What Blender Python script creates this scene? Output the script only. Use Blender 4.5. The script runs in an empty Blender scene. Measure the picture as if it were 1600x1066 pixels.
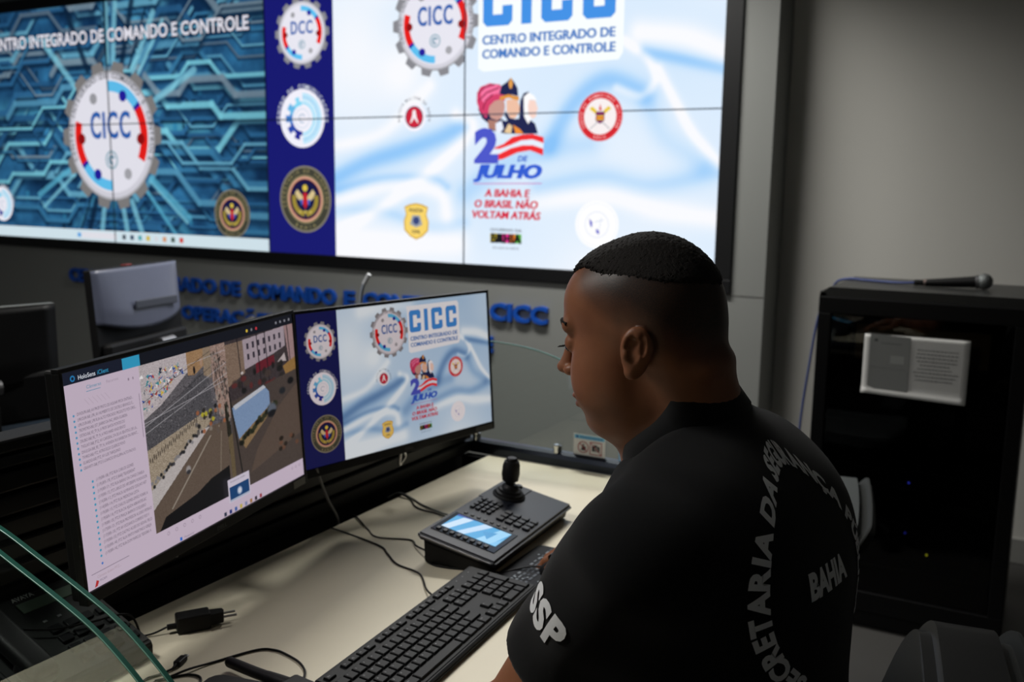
import bpy, bmesh, math, random
import numpy as np
from mathutils import Vector, Matrix, Euler
from mathutils.bvhtree import BVHTree

S = bpy.context.scene
COL = S.collection
PI = math.pi
CAMZ = 1.42

# ------------------------------------------------------------------ camera, world, exposure
cam_data = bpy.data.cameras.new("camera")
cam_data.sensor_width = 36.0
cam_data.sensor_fit = 'HORIZONTAL'
cam_data.lens = 36.0 * 1505.945 / 1600.0
cam_data.clip_start = 0.05
cam_data.clip_end = 60
cam_data.dof.use_dof = True
cam_data.dof.focus_distance = 1.12
cam_data.dof.aperture_fstop = 6.3
cam = bpy.data.objects.new("camera", cam_data)
COL.objects.link(cam)
_yaw, _pitch, _roll = 0.5076, 0.1608, 0.0145
_f = Vector((-math.sin(_yaw) * math.cos(_pitch), math.cos(_yaw) * math.cos(_pitch), -math.sin(_pitch)))
_r = Vector((math.cos(_yaw), math.sin(_yaw), 0))
_u = _r.cross(_f)
_r2 = _r * math.cos(_roll) + _u * math.sin(_roll)
_u2 = -_r * math.sin(_roll) + _u * math.cos(_roll)
cam.matrix_world = Matrix(((_r2.x, _u2.x, -_f.x, 0), (_r2.y, _u2.y, -_f.y, 0), (_r2.z, _u2.z, -_f.z, CAMZ), (0, 0, 0, 1)))
S.camera = cam

world = bpy.data.worlds.new("room_ambient")
S.world = world
world.use_nodes = True
world.node_tree.nodes["Background"].inputs[0].default_value = (0.6, 0.62, 0.64, 1)
world.node_tree.nodes["Background"].inputs[1].default_value = 0.05

S.view_settings.view_transform = 'Standard'
S.view_settings.look = 'None'
S.view_settings.exposure = 0.0
S.view_settings.gamma = 1.0
S.view_settings.use_curve_mapping = False

# the room's ceiling lamps: (x, y, size_x, size_y, watts); built with their housings further down
LAMPS = [(-1.8, 3.05, 1.2, 0.3, 44.0), (-2.2, .35, 1.2, 0.3, 38.0), (-4.6, 1.2, 1.2, 0.3, 8.0)]
CEIL = 2.70

# ------------------------------------------------------------------ helpers
def lin(c):
    return tuple(((v / 255.0) / 12.92 if v / 255.0 <= 0.04045 else ((v / 255.0 + 0.055) / 1.055) ** 2.4) for v in c)

MATS = {}
def mat(name, rgb, rough=0.5, metal=0.0, spec=0.5, var=0.06, vscale=30.0, bump=0.0, bscale=200.0, coat=0.0, sheen=0.0, trans=0.0, ior=1.45):
    if name in MATS:
        return MATS[name]
    m = bpy.data.materials.new(name)
    m.use_nodes = True
    nt = m.node_tree
    b = nt.nodes["Principled BSDF"]
    L = lin(rgb)
    tc = nt.nodes.new("ShaderNodeTexCoord")
    nz = nt.nodes.new("ShaderNodeTexNoise")
    nz.inputs["Scale"].default_value = vscale
    nz.inputs["Detail"].default_value = 4
    nt.links.new(tc.outputs["Object"], nz.inputs["Vector"])
    mx = nt.nodes.new("ShaderNodeMix")
    mx.data_type = 'RGBA'
    mx.inputs[6].default_value = tuple(v * (1 - var) for v in L) + (1,)
    mx.inputs[7].default_value = tuple(min(1, v * (1 + var)) for v in L) + (1,)
    nt.links.new(nz.outputs["Fac"], mx.inputs[0])
    nt.links.new(mx.outputs[2], b.inputs["Base Color"])
    b.inputs["Roughness"].default_value = rough
    b.inputs["Metallic"].default_value = metal
    b.inputs["Specular IOR Level"].default_value = spec
    b.inputs["IOR"].default_value = ior
    if coat: b.inputs["Coat Weight"].default_value = coat
    if sheen:
        b.inputs["Sheen Weight"].default_value = sheen
    if trans: b.inputs["Transmission Weight"].default_value = trans
    if bump:
        n2 = nt.nodes.new("ShaderNodeTexNoise")
        n2.inputs["Scale"].default_value = bscale
        n2.inputs["Detail"].default_value = 3
        nt.links.new(tc.outputs["Object"], n2.inputs["Vector"])
        bp = nt.nodes.new("ShaderNodeBump")
        bp.inputs["Strength"].default_value = bump
        bp.inputs["Distance"].default_value = 0.002
        nt.links.new(n2.outputs["Fac"], bp.inputs["Height"])
        nt.links.new(bp.outputs["Normal"], b.inputs["Normal"])
    MATS[name] = m
    return m

def emit_attr(name, gain=1.0, gloss=0.0, sampled=False):
    """a screen: shows the colours stored on its mesh as light"""
    if name in MATS: return MATS[name]
    m = bpy.data.materials.new(name)
    m.use_nodes = True
    nt = m.node_tree
    b = nt.nodes["Principled BSDF"]
    b.inputs["Base Color"].default_value = (0.004, 0.004, 0.005, 1)
    b.inputs["Roughness"].default_value = 0.35
    b.inputs["Specular IOR Level"].default_value = gloss
    at = nt.nodes.new("ShaderNodeAttribute")
    at.attribute_name = "shown"
    nt.links.new(at.outputs["Color"], b.inputs["Emission Color"])
    b.inputs["Emission Strength"].default_value = gain
    m.cycles.emission_sampling = 'FRONT' if sampled else 'NONE'
    MATS[name] = m
    return m

def emit(name, rgb, gain=1.0):
    if name in MATS: return MATS[name]
    m = bpy.data.materials.new(name)
    m.use_nodes = True
    b = m.node_tree.nodes["Principled BSDF"]
    b.inputs["Base Color"].default_value = (0.01, 0.01, 0.01, 1)
    b.inputs["Emission Color"].default_value = lin(rgb) + (1,)
    b.inputs["Emission Strength"].default_value = gain
    MATS[name] = m
    return m

def glass_mat(name, tint=(0.93, 0.97, 0.95), rough=0.0):
    if name in MATS: return MATS[name]
    m = bpy.data.materials.new(name)
    m.use_nodes = True
    nt = m.node_tree
    for n in list(nt.nodes):
        if n.type == 'BSDF_PRINCIPLED': nt.nodes.remove(n)
    out = [n for n in nt.nodes if n.type == 'OUTPUT_MATERIAL'][0]
    t = nt.nodes.new("ShaderNodeBsdfTransparent"); t.inputs[0].default_value = tint + (1,)
    g = nt.nodes.new("ShaderNodeBsdfGlossy"); g.inputs["Roughness"].default_value = rough
    lw = nt.nodes.new("ShaderNodeLayerWeight"); lw.inputs[0].default_value = 0.5
    pw = nt.nodes.new("ShaderNodeMath"); pw.operation = 'POWER'; pw.inputs[1].default_value = 5.0
    nt.links.new(lw.outputs["Facing"], pw.inputs[0])
    ma = nt.nodes.new("ShaderNodeMath"); ma.operation = 'MULTIPLY_ADD'; ma.inputs[1].default_value = 0.9; ma.inputs[2].default_value = 0.035
    nt.links.new(pw.outputs[0], ma.inputs[0])
    mx = nt.nodes.new("ShaderNodeMixShader")
    nt.links.new(ma.outputs[0], mx.inputs[0])
    nt.links.new(t.outputs[0], mx.inputs[1]); nt.links.new(g.outputs[0], mx.inputs[2])
    nt.links.new(mx.outputs[0], out.inputs[0])
    MATS[name] = m
    return m

def link(o, parent=None):
    COL.objects.link(o)
    if parent is not None:
        o.parent = parent
    return o

def obj(name, bm, m, parent=None, smooth=False, label=None):
    me = bpy.data.meshes.new(name)
    bmesh.ops.recalc_face_normals(bm, faces=bm.faces[:]) if not isinstance(bm, bpy.types.Mesh) else None
    if isinstance(bm, bpy.types.Mesh):
        me = bm
    else:
        bm.to_mesh(me); bm.free()
    for mm in (m if isinstance(m, (list, tuple)) else [m]):
        me.materials.append(mm)
    if smooth:
        me.polygons.foreach_set("use_smooth", [True] * len(me.polygons))
        if smooth != 'all':
            me.set_sharp_from_angle(angle=math.radians(38))
    o = bpy.data.objects.new(name, me)
    link(o, parent)
    if label: o["label"] = label
    return o

def tag(o, label, cat, group=None):
    o["label"] = label; o["category"] = cat
    if group: o["group"] = group
    return o

def structure(o):
    o["kind"] = "structure"; return o

def thing(name, label, cat, loc=(0, 0, 0), rotz=0.0, group=None):
    o = bpy.data.objects.new(name, None)
    o.empty_display_size = 0.05
    link(o)
    o.location = loc; o.rotation_euler = (0, 0, rotz)
    return tag(o, label, cat, group)

def BM(): return bmesh.new()

def box(bm, c, s, rot=None, bev=0.0, seg=2, mi=0):
    M = Matrix.Translation(c) @ (rot.to_4x4() if rot is not None else Matrix.Identity(4)) @ Matrix.Diagonal((s[0], s[1], s[2], 1))
    r = bmesh.ops.create_cube(bm, size=1.0, matrix=M)
    vs = r['verts']
    fs = set(f for v in vs for f in v.link_faces)
    for f in fs: f.material_index = mi
    if bev > 0:
        es = list(set(e for v in vs for e in v.link_edges))
        bmesh.ops.bevel(bm, geom=es, offset=bev, segments=seg, affect='EDGES', profile=0.5, clamp_overlap=True, material=mi)
    return bm

def prism(bm, pts, z0, z1, M=None, mi=0):
    """extrude a 2-D outline (counter-clockwise) from z0 to z1"""
    M = M or Matrix.Identity(4)
    a = [bm.verts.new(M @ Vector((p[0], p[1], z0))) for p in pts]
    b = [bm.verts.new(M @ Vector((p[0], p[1], z1))) for p in pts]
    n = len(pts)
    fs = [bm.faces.new(a[::-1]), bm.faces.new(b)]
    for i in range(n):
        fs.append(bm.faces.new((a[i], a[(i + 1) % n], b[(i + 1) % n], b[i])))
    for f in fs: f.material_index = mi
    return bm

def rrect(w, h, r, n=6):
    out = []
    for cx, cy, a0 in ((w/2-r, h/2-r, 0), (-w/2+r, h/2-r, 90), (-w/2+r, -h/2+r, 180), (w/2-r, -h/2+r, 270)):
        for i in range(n + 1):
            a = math.radians(a0 + 90.0 * i / n)
            out.append((cx + r * math.cos(a), cy + r * math.sin(a)))
    return out

def lathe(bm, prof, n=24, M=None, mi=0):
    """prof: list of (radius, z)"""
    M = M or Matrix.Identity(4)
    rings = []
    for r, z in prof:
        if r < 1e-6:
            rings.append([bm.verts.new(M @ Vector((0, 0, z)))])
        else:
            rings.append([bm.verts.new(M @ Vector((r * math.cos(2 * PI * i / n), r * math.sin(2 * PI * i / n), z))) for i in range(n)])
    for A, B in zip(rings[:-1], rings[1:]):
        for i in range(n):
            if len(A) == 1 and len(B) == 1: continue
            if len(A) == 1: f = bm.faces.new((A[0], B[(i + 1) % n], B[i]))
            elif len(B) == 1: f = bm.faces.new((A[i], A[(i + 1) % n], B[0]))
            else: f = bm.faces.new((A[i], A[(i + 1) % n], B[(i + 1) % n], B[i]))
            f.material_index = mi
    for R_ in (rings[0], rings[-1]):
        if len(R_) > 2:
            f = bm.faces.new(R_); f.material_index = mi
    return bm

def smooth_path(pts, n=8):
    P = [Vector(p) for p in pts]
    if len(P) < 3: return P
    out = []
    for i in range(len(P) - 1):
        p0 = P[max(i - 1, 0)]; p1 = P[i]; p2 = P[i + 1]; p3 = P[min(i + 2, len(P) - 1)]
        for k in range(n):
            t = k / n
            out.append(0.5 * ((2 * p1) + (-p0 + p2) * t + (2 * p0 - 5 * p1 + 4 * p2 - p3) * t * t + (-p0 + 3 * p1 - 3 * p2 + p3) * t ** 3))
    out.append(P[-1])
    return out

def tube(bm, pts, r, n=10, sm=8, mi=0, caps=True):
    P = smooth_path(pts, sm) if sm else [Vector(p) for p in pts]
    m = len(P)
    rad = r if callable(r) else (lambda t: r)
    T = [(P[min(i + 1, m - 1)] - P[max(i - 1, 0)]).normalized() for i in range(m)]
    up = Vector((0, 0, 1)) if abs(T[0].z) < 0.9 else Vector((1, 0, 0))
    N = (up - T[0] * up.dot(T[0])).normalized()
    rings = []
    for i in range(m):
        N = (N - T[i] * N.dot(T[i]))
        N = N.normalized() if N.length > 1e-6 else Vector((1, 0, 0))
        B = T[i].cross(N)
        rr = rad(i / (m - 1))
        rings.append([bm.verts.new(P[i] + (N * math.cos(2 * PI * k / n) + B * math.sin(2 * PI * k / n)) * rr) for k in range(n)])
    for A, B_ in zip(rings[:-1], rings[1:]):
        for k in range(n):
            f = bm.faces.new((A[k], A[(k + 1) % n], B_[(k + 1) % n], B_[k])); f.material_index = mi
    if caps:
        bm.faces.new(rings[0][::-1]).material_index = mi; bm.faces.new(rings[-1]).material_index = mi
    return bm

def cyl(bm, p0, p1, r, n=20, r1=None, mi=0):
    r1 = r if r1 is None else r1
    return tube(bm, [p0, p1], lambda t: r + (r1 - r) * t, n=n, sm=0, mi=mi)

def ball(bm, c, r, mi=0, sub=3, scale=(1, 1, 1), rot=None):
    M = Matrix.Translation(c) @ (rot.to_4x4() if rot is not None else Matrix.Identity(4)) @ Matrix.Diagonal((scale[0], scale[1], scale[2], 1))
    rr = bmesh.ops.create_icosphere(bm, subdivisions=sub, radius=r, matrix=M)
    for f in set(f for v in rr['verts'] for f in v.link_faces): f.material_index = mi
    return bm

# ------------------------------------------------------------------ lettering
_txt = {}
def glyphs(s, bold=0.0, shear=0.0, res=3, spacing=1.0):
    """flat letters: vertices with cap height 1, first letter starting at x=0"""
    key = (s, bold, shear, res, spacing)
    if key in _txt: return _txt[key]
    cu = bpy.data.curves.new("lettering", 'FONT')
    cu.body = s; cu.size = 1.0; cu.resolution_u = res; cu.offset = bold; cu.shear = shear
    cu.space_character = spacing
    cu.fill_mode = 'FRONT'
    o = bpy.data.objects.new("lettering", cu)
    COL.objects.link(o)
    dg = bpy.context.evaluated_depsgraph_get()
    me = o.evaluated_get(dg).to_mesh()
    V = np.empty(len(me.vertices) * 3); me.vertices.foreach_get("co", V)
    V = V.reshape(-1, 3)[:, :2].copy()
    F = [tuple(p.vertices) for p in me.polygons]
    # islands are not needed; normalise to the height of a capital H
    o.evaluated_get(dg).to_mesh_clear()
    bpy.data.objects.remove(o); bpy.data.curves.remove(cu)
    if "H" not in _capc:
        _capc["H"] = 1.0
        _txt.pop(("H", 0.0, 0.0, 3, 1.0), None)
        h = glyphs("H", 0.0, 0.0, 3, 1.0)[0]
        _capc["H"] = float(h[:, 1].max() - h[:, 1].min()) if len(h) else 0.7
        _txt.pop(("H", 0.0, 0.0, 3, 1.0), None)
    V = V / _capc["H"]
    if len(V): V[:, 0] -= V[:, 0].min()
    _txt[key] = (V, F)
    return _txt[key]
_capc = {}

class Art:
    """flat picture elements on one plane: x right, y up, each shape a hair in front of the last"""
    def __init__(self, step=4e-5, z0=0.0005):
        self.step, self.z = step, z0
        self.begin()
    def begin(self):
        self.V, self.F, self.C = [], [], []
    def _add(self, pts, faces, rgb, alpha=None):
        n = len(self.V)
        self.V += [(float(p[0]), float(p[1]), self.z) for p in pts]
        for f in faces:
            self.F.append(tuple(n + i for i in f)); self.C.append(rgb)
        self.z += self.step
    def poly(self, pts, rgb): self._add(pts, [tuple(range(len(pts)))], rgb)
    def rect(self, x0, y0, x1, y1, rgb): self.poly([(x0, y0), (x1, y0), (x1, y1), (x0, y1)], rgb)
    def rrect(self, x0, y0, x1, y1, r, rgb):
        cx, cy = (x0 + x1) / 2, (y0 + y1) / 2
        self.poly([(cx + a, cy + b) for a, b in rrect(abs(x1 - x0), abs(y1 - y0), r, 5)], rgb)
    def disc(self, cx, cy, r, rgb, n=40, sx=1.0):
        self.poly([(cx + sx * r * math.cos(2 * PI * i / n), cy + r * math.sin(2 * PI * i / n)) for i in range(n)], rgb)
    def arc(self, cx, cy, r0, r1, a0, a1, rgb, n=20):
        P = []
        for i in range(n + 1):
            a = math.radians(a0 + (a1 - a0) * i / n)
            P += [(cx + r0 * math.cos(a), cy + r0 * math.sin(a)), (cx + r1 * math.cos(a), cy + r1 * math.sin(a))]
        self._add(P, [(2 * i, 2 * i + 1, 2 * i + 3, 2 * i + 2) for i in range(n)], rgb)
    def ring(self, cx, cy, r0, r1, rgb, n=40): self.arc(cx, cy, r0, r1, 0, 360, rgb, n)
    def line(self, pts, w, rgb):
        Q = [Vector(p) for p in pts]; P = []
        for i, q in enumerate(Q):
            d = (Q[min(i + 1, len(Q) - 1)] - Q[max(i - 1, 0)]).normalized()
            nn = Vector((-d.y, d.x)) * w / 2
            P += [q + nn, q - nn]
        self._add(P, [(2 * i, 2 * i + 1, 2 * i + 3, 2 * i + 2) for i in range(len(Q) - 1)], rgb)
    def text(self, s, x, y, h, rgb, width=None, bold=0.0, shear=0.0, ang=0.0, center=False, spacing=1.0):
        V, F = glyphs(s, bold, shear, 3, spacing)
        if not len(V): return
        P = V * h
        if width: P[:, 0] *= width / max(1e-9, P[:, 0].max())
        if center: P[:, 0] -= P[:, 0].max() / 2
        c, s_ = math.cos(ang), math.sin(ang)
        P = np.stack([x + P[:, 0] * c - P[:, 1] * s_, y + P[:, 0] * s_ + P[:, 1] * c], 1)
        self._add(P, F, rgb)
    def ringtext(self, s, cx, cy, r, a0, a1, h, rgb, bold=0.0, inward=False):
        """letters spread over the arc from angle a0 to a1 (degrees)"""
        n = len(s)
        for i, ch in enumerate(s):
            if ch == ' ': continue
            a = math.radians(a0 + (a1 - a0) * (i + 0.5) / n)
            V, F = glyphs(ch, bold)
            if not len(V): continue
            P = V * h; P[:, 0] -= P[:, 0].max() / 2
            rot = a - PI / 2 if not inward else a + PI / 2
            px, py = cx + r * math.cos(a), cy + r * math.sin(a)
            c, s_ = math.cos(rot), math.sin(rot)
            self._add(np.stack([px + P[:, 0] * c - P[:, 1] * s_, py + P[:, 0] * s_ + P[:, 1] * c], 1), F, rgb)
            self.z -= self.step
        self.z += self.step
    def build(self, name, material, parent, label=None, tone=None):
        me = bpy.data.meshes.new(name)
        me.from_pydata(self.V, [], self.F)
        at = me.color_attributes.new("shown", 'FLOAT_COLOR', 'CORNER')
        cols = []
        for f, c in zip(self.F, self.C):
            cc = tone(c) if tone else c
            cols += list(lin(cc) + (1.0,)) * len(f)
        at.data.foreach_set("color", cols)
        me.materials.append(material)
        o = bpy.data.objects.new(name, me)
        link(o, parent)
        if label: o["label"] = label
        self.begin()
        return o

def lin_np(A):
    A = np.clip(A, 0, 255) / 255.0
    return np.where(A <= 0.04045, A / 12.92, ((A + 0.055) / 1.055) ** 2.4)

def picture(name, img, w, h, material, parent, z=0.0, x0=0.0, y0=0.0, label=None):
    """a rectangular picture of img (rows from the top, sRGB 0..255) as a fine grid of coloured cells"""
    H, W = img.shape[:2]
    xs = np.linspace(x0, x0 + w, W + 1); ys = np.linspace(y0 + h, y0, H + 1)
    X, Y = np.meshgrid(xs, ys)
    V = np.stack([X, Y, np.full_like(X, z)], -1).reshape(-1, 3)
    idx = np.arange((H + 1) * (W + 1)).reshape(H + 1, W + 1)
    F = np.stack([idx[1:, :-1], idx[1:, 1:], idx[:-1, 1:], idx[:-1, :-1]], -1).reshape(-1, 4)
    me = bpy.data.meshes.new(name)
    me.vertices.add(len(V)); me.vertices.foreach_set("co", V.ravel())
    me.loops.add(F.size); me.loops.foreach_set("vertex_index", F.ravel().astype(np.int32))
    me.polygons.add(len(F))
    me.polygons.foreach_set("loop_start", np.arange(0, F.size, 4, dtype=np.int32))
    me.update(calc_edges=True)
    at = me.color_attributes.new("shown", 'FLOAT_COLOR', 'CORNER')
    c = np.concatenate([lin_np(img.reshape(-1, 3)), np.ones((H * W, 1))], 1)
    at.data.foreach_set("color", np.repeat(c, 4, axis=0).astype(np.float32).ravel())
    me.materials.append(material)
    o = bpy.data.objects.new(name, me)
    link(o, parent)
    if label: o["label"] = label
    return o

# tiny raster painter used for what the screens show
class Raster:
    def __init__(self, W, H, rgb):
        self.W, self.H = W, H
        self.A = np.zeros((H, W, 3)); self.A[:] = rgb
        self.u, self.v = np.meshgrid((np.arange(W) + 0.5) / W, (np.arange(H) + 0.5) / H)
    def poly(self, pts, rgb, a=1.0, noise=0, rng=None):
        inside = np.zeros((self.H, self.W), bool)
        n = len(pts)
        for i in range(n):
            x0, y0 = pts[i]; x1, y1 = pts[(i + 1) % n]
            cond = ((y0 > self.v) != (y1 > self.v))
            with np.errstate(divide='ignore', invalid='ignore'):
                xi = (x1 - x0) * (self.v - y0) / (y1 - y0 + 1e-12) + x0
            inside ^= cond & (self.u < xi)
        c = np.array(rgb, float)
        if noise:
            c = c + (rng.random((self.H, self.W, 1)) - 0.5) * 2 * noise
            self.A = np.where(inside[..., None], self.A * (1 - a) + c * a, self.A)
        else:
            self.A[inside] = self.A[inside] * (1 - a) + c * a
    def seg(self, p, q, w, rgb, a=1.0, soft=0.3, asp=1.0):
        px, py = p; qx, qy = q
        m = w * 1.8 + 0.004
        i0, i1 = int((min(px, qx) - m) * self.W), int((max(px, qx) + m) * self.W) + 1
        j0, j1 = int((min(py, qy) - m * asp) * self.H), int((max(py, qy) + m * asp) * self.H) + 1
        i0, j0 = max(i0, 0), max(j0, 0); i1, j1 = min(i1, self.W), min(j1, self.H)
        if i1 <= i0 or j1 <= j0: return
        U, V = self.u[j0:j1, i0:i1], self.v[j0:j1, i0:i1] / asp
        py, qy = py / asp, qy / asp
        dx, dy = qx - px, qy - py
        L = dx * dx + dy * dy + 1e-12
        t = np.clip(((U - px) * dx + (V - py) * dy) / L, 0, 1)
        d = np.hypot(U - px - t * dx, V - py - t * dy)
        k = (np.clip((w / 2 - d) / (w * soft) + 0.5, 0, 1) * a)[..., None]
        self.A[j0:j1, i0:i1] = self.A[j0:j1, i0:i1] * (1 - k) + np.array(rgb, float) * k
    def blob(self, x, y, rx, ry, rgb, a=1.0, soft=0.4):
        d = np.hypot((self.u - x) / rx, (self.v - y) / ry)
        k = (np.clip((1 - d) / soft, 0, 1) * a)[..., None]
        self.A = self.A * (1 - k) + np.array(rgb, float) * k

def value_noise(W, H, cells, rng, octaves=3):
    out = np.zeros((H, W)); amp = 1.0; tot = 0
    for o in range(octaves):
        cw, ch = cells * 2 ** o + 2, max(2, int(cells * H / W) * 2 ** o + 2)
        G = rng.random((ch, cw))
        x = np.linspace(0, cw - 1.001, W); y = np.linspace(0, ch - 1.001, H)
        xi, yi = x.astype(int), y.astype(int); fx, fy = x - xi, y - yi
        fx = fx * fx * (3 - 2 * fx); fy = fy * fy * (3 - 2 * fy)
        a = G[yi][:, xi]; b = G[yi][:, xi + 1]; c = G[yi + 1][:, xi]; d = G[yi + 1][:, xi + 1]
        out += amp * ((a * (1 - fx) + b * fx) * (1 - fy)[:, None] + (c * (1 - fx) + d * fx) * fy[:, None])
        tot += amp; amp *= 0.5
    return out / tot

# ------------------------------------------------------------------ materials of the room
M_WALL = mat("wall_paint", (198, 197, 191), 0.85, var=0.02, vscale=3, bump=0.05, bscale=300)
M_PANEL = mat("grey_wall_panel", (126, 128, 125), 0.55, var=0.02, vscale=4)
M_FLOOR = mat("floor_vinyl", (66, 65, 63), 0.5, var=0.08, vscale=12)
M_CEIL = mat("ceiling_tile", (205, 205, 202), 0.9, var=0.03, vscale=60, bump=0.1, bscale=150)
M_BASE = mat("baseboard_paint", (150, 150, 146), 0.5)
M_BLACK = mat("black_plastic", (16, 16, 17), 0.5, spec=.28, bump=0.04, bscale=900)
M_BLACKG = mat("black_satin_metal", (11, 11, 12), 0.4, spec=0.3)
M_BEZEL = mat("video_wall_frame_black", (10, 11, 13), 0.45)
M_SLAT = mat("black_slat_aluminium", (13, 13, 14), 0.42)
M_DESK = mat("cream_laminate", (236, 227, 202), 0.42, spec=0.4, var=0.025, vscale=18)
M_DESKEDGE = mat("cream_edge_band", (190, 178, 150), 0.5)
M_CHROME = mat("chrome", (205, 205, 205), 0.22, metal=1.0)
M_STEEL = mat("brushed_steel", (150, 150, 152), 0.4, metal=1.0)
M_GLASS = glass_mat("divider_glass", (0.95, 0.975, 0.965))
M_GREEN = mat("green_glass_edge", (30, 82, 70), 0.25, spec=0.6, var=0.1)
M_GREENL = mat("pale_glass_arris", (110, 170, 152), 0.35, spec=0.5)
M_BLUE = mat("blue_letter_paint", (16, 74, 168), 0.45, var=0.03)
M_PAPER = mat("white_paper", (205, 205, 202), 0.8, var=0.02)
M_PICT_WALL = emit_attr("video_wall_image", 1.0, 0.0, True)
M_ART_WALL = emit_attr("video_wall_graphics", 1.0, 0.0)
M_PICT_MON = emit_attr("monitor_image", 1.0, 0.15, True)
M_ART_MON = emit_attr("monitor_graphics", 1.0, 0.15)

# ------------------------------------------------------------------ the room
def slab(name, x0, x1, y0, y1, z0, z1, m, label=None):
    bm = BM(); box(bm, ((x0 + x1) / 2, (y0 + y1) / 2, (z0 + z1) / 2), (x1 - x0, y1 - y0, z1 - z0))
    return structure(obj(name, bm, m))
XL, XR, YF, YB = -7.4, 2.6, -3.2, 4.07
slab("floor", XL - .1, XR + .1, YF - .1, YB + .1, -0.1, 0.0, M_FLOOR)
slab("ceiling", XL - .1, XR + .1, YF - .1, YB + .1, CEIL, CEIL + 0.1, M_CEIL)
slab("wall_back", XL - .1, XR + .1, YB, YB + 0.1, 0, CEIL, M_WALL)
slab("wall_left", XL - .1, XL, YF, YB, 0, CEIL, M_WALL)
slab("wall_right", XR, XR + .1, YF, YB, 0, CEIL, M_WALL)
slab("wall_rear", XL, XR, YF - .1, YF, 0, CEIL, M_WALL)
# the grey partition that carries the video wall: a built-out box that ends short of the right
VW_L, VW_R, VW_B, VW_T = -6.033, -1.1934, 1.0518, 2.4128      # lit area
FR_R, FR_B, FR_T, FR_L = -1.1220, 0.992, 2.476, -6.103        # outer frame
PART_R = -0.9865
bm = BM()
y0 = 3.842
box(bm, ((XL + FR_L) / 2, (y0 + YB) / 2, CEIL / 2), (FR_L - XL, YB - y0, CEIL))
box(bm, ((FR_R + PART_R) / 2, (y0 + YB) / 2, CEIL / 2), (PART_R - FR_R, YB - y0, CEIL))
box(bm, ((FR_L + FR_R) / 2, (y0 + YB) / 2, FR_B / 2), (FR_R - FR_L, YB - y0, FR_B))
box(bm, ((FR_L + FR_R) / 2, (y0 + YB) / 2, (FR_T + CEIL) / 2), (FR_R - FR_L, YB - y0, CEIL - FR_T))
box(bm, ((FR_L + FR_R) / 2, YB - .03, (FR_T + FR_B) / 2), (FR_R - FR_L, .06, FR_T - FR_B))
structure(obj("wall_front", bm, M_PANEL))
bm = BM(); box(bm, ((FR_R + PART_R) / 2, y0 - .0008, FR_B - .004), (PART_R - FR_R, .0012, .004))
structure(obj("trim_1", bm, mat("joint_line_grey", (88, 88, 86), 0.7)))  # thin dark strip marking the groove between wall panels
bm = BM(); box(bm, ((PART_R + XR) / 2, YB - .008, .05), (XR - PART_R, .016, .10), bev=.003)
structure(obj("baseboard_back", bm, M_BASE))
for nm, x in (("baseboard_right", XR - .008), ("baseboard_left", XL + .008)):
    bm = BM(); box(bm, (x, (YF + y0) / 2, .05), (.016, y0 - YF, .10), bev=.003)
    structure(obj(nm, bm, M_BASE))

# ceiling lamps (recessed panels) and their light
for i, (lx, ly, sx, sy, watts) in enumerate(LAMPS):
    t = thing("ceiling_light", ["recessed ceiling lamp panel above the far end of the consoles", "recessed ceiling lamp panel above the left rear of the desk", "recessed ceiling lamp panel near the left end of the room"][i], "ceiling light", (lx, ly, CEIL))
    bm = BM()
    for dx, dy, bx, by in ((0, sy / 2 + .015, sx + .06, .03), (0, -sy / 2 - .015, sx + .06, .03), (sx / 2 + .015, 0, .03, sy), (-sx / 2 - .015, 0, .03, sy)):
        box(bm, (dx, dy, -.012), (bx, by, .024))
    obj("frame", bm, M_STEEL, t)
    bm = BM(); box(bm, (0, 0, -.006), (sx, sy, .008))
    obj("diffuser", bm, emit("lamp_diffuser", (255, 250, 240), 1.2), t)
    L = bpy.data.lights.new("lamp_light", 'AREA'); L.shape = 'RECTANGLE'; L.size = sx; L.size_y = sy
    L.energy = watts; L.color = (1.0, 0.975, 0.93); L.spread = math.radians((140, 150, 150)[i])
    lo = bpy.data.objects.new("lamp_light", L); link(lo, t); lo.location = (0, 0, -.03)

# ------------------------------------------------------------------ blue letters on the wall below the screens
def letter_line(words, base, h, root):
    for w, xa, xb in words:
        full = glyphs(w, 0.035)[0][:, 0].max()
        k = (xb - xa) / full
        for i, ch in enumerate(w):
            if ch == ' ': continue
            end = glyphs(w[:i + 1], 0.035)[0][:, 0].max()
            V, F = glyphs(ch, 0.035)
            start = end - V[:, 0].max()
            bm = BM()
            vs = [bm.verts.new((xa + (start + p[0]) * k - root.location.x, -.003, base + p[1] * h - root.location.z)) for p in V]
            fs = []
            for f in F:
                try: fs.append(bm.faces.new([vs[j] for j in f]))
                except ValueError: pass
            r = bmesh.ops.extrude_face_region(bm, geom=fs)
            for v in r['geom']:
                if isinstance(v, bmesh.types.BMVert): v.co.y -= .018
            obj("letter", bm, M_BLUE, root)
t = thing("wall_lettering", "upper line of blue raised letters under the video wall, ending in CICC", "wall letters", (-3.6, y0, 0.803))
letter_line([("CENTRO", -5.24, -4.775), ("INTEGRADO", -4.70, -4.005), ("DE", -3.965, -3.825), ("COMANDO", -3.766, -3.16), ("E", -3.106, -3.04), ("CONTROLE", -2.985, -2.37), ("-", -2.335, -2.29), ("CICC", -2.248, -1.947)], 0.803, 0.073, t)
t = thing("wall_lettering", "lower line of blue raised letters reading DE OPERAÇÕES above the grey monitor's stand", "wall letters", (-3.6, y0, 0.648))
letter_line([("DE", -4.465, -4.325), ("OPERAÇÕES", -4.277, -3.585), ("E", -2.297, -2.231)], 0.648, 0.068, t)

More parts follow.
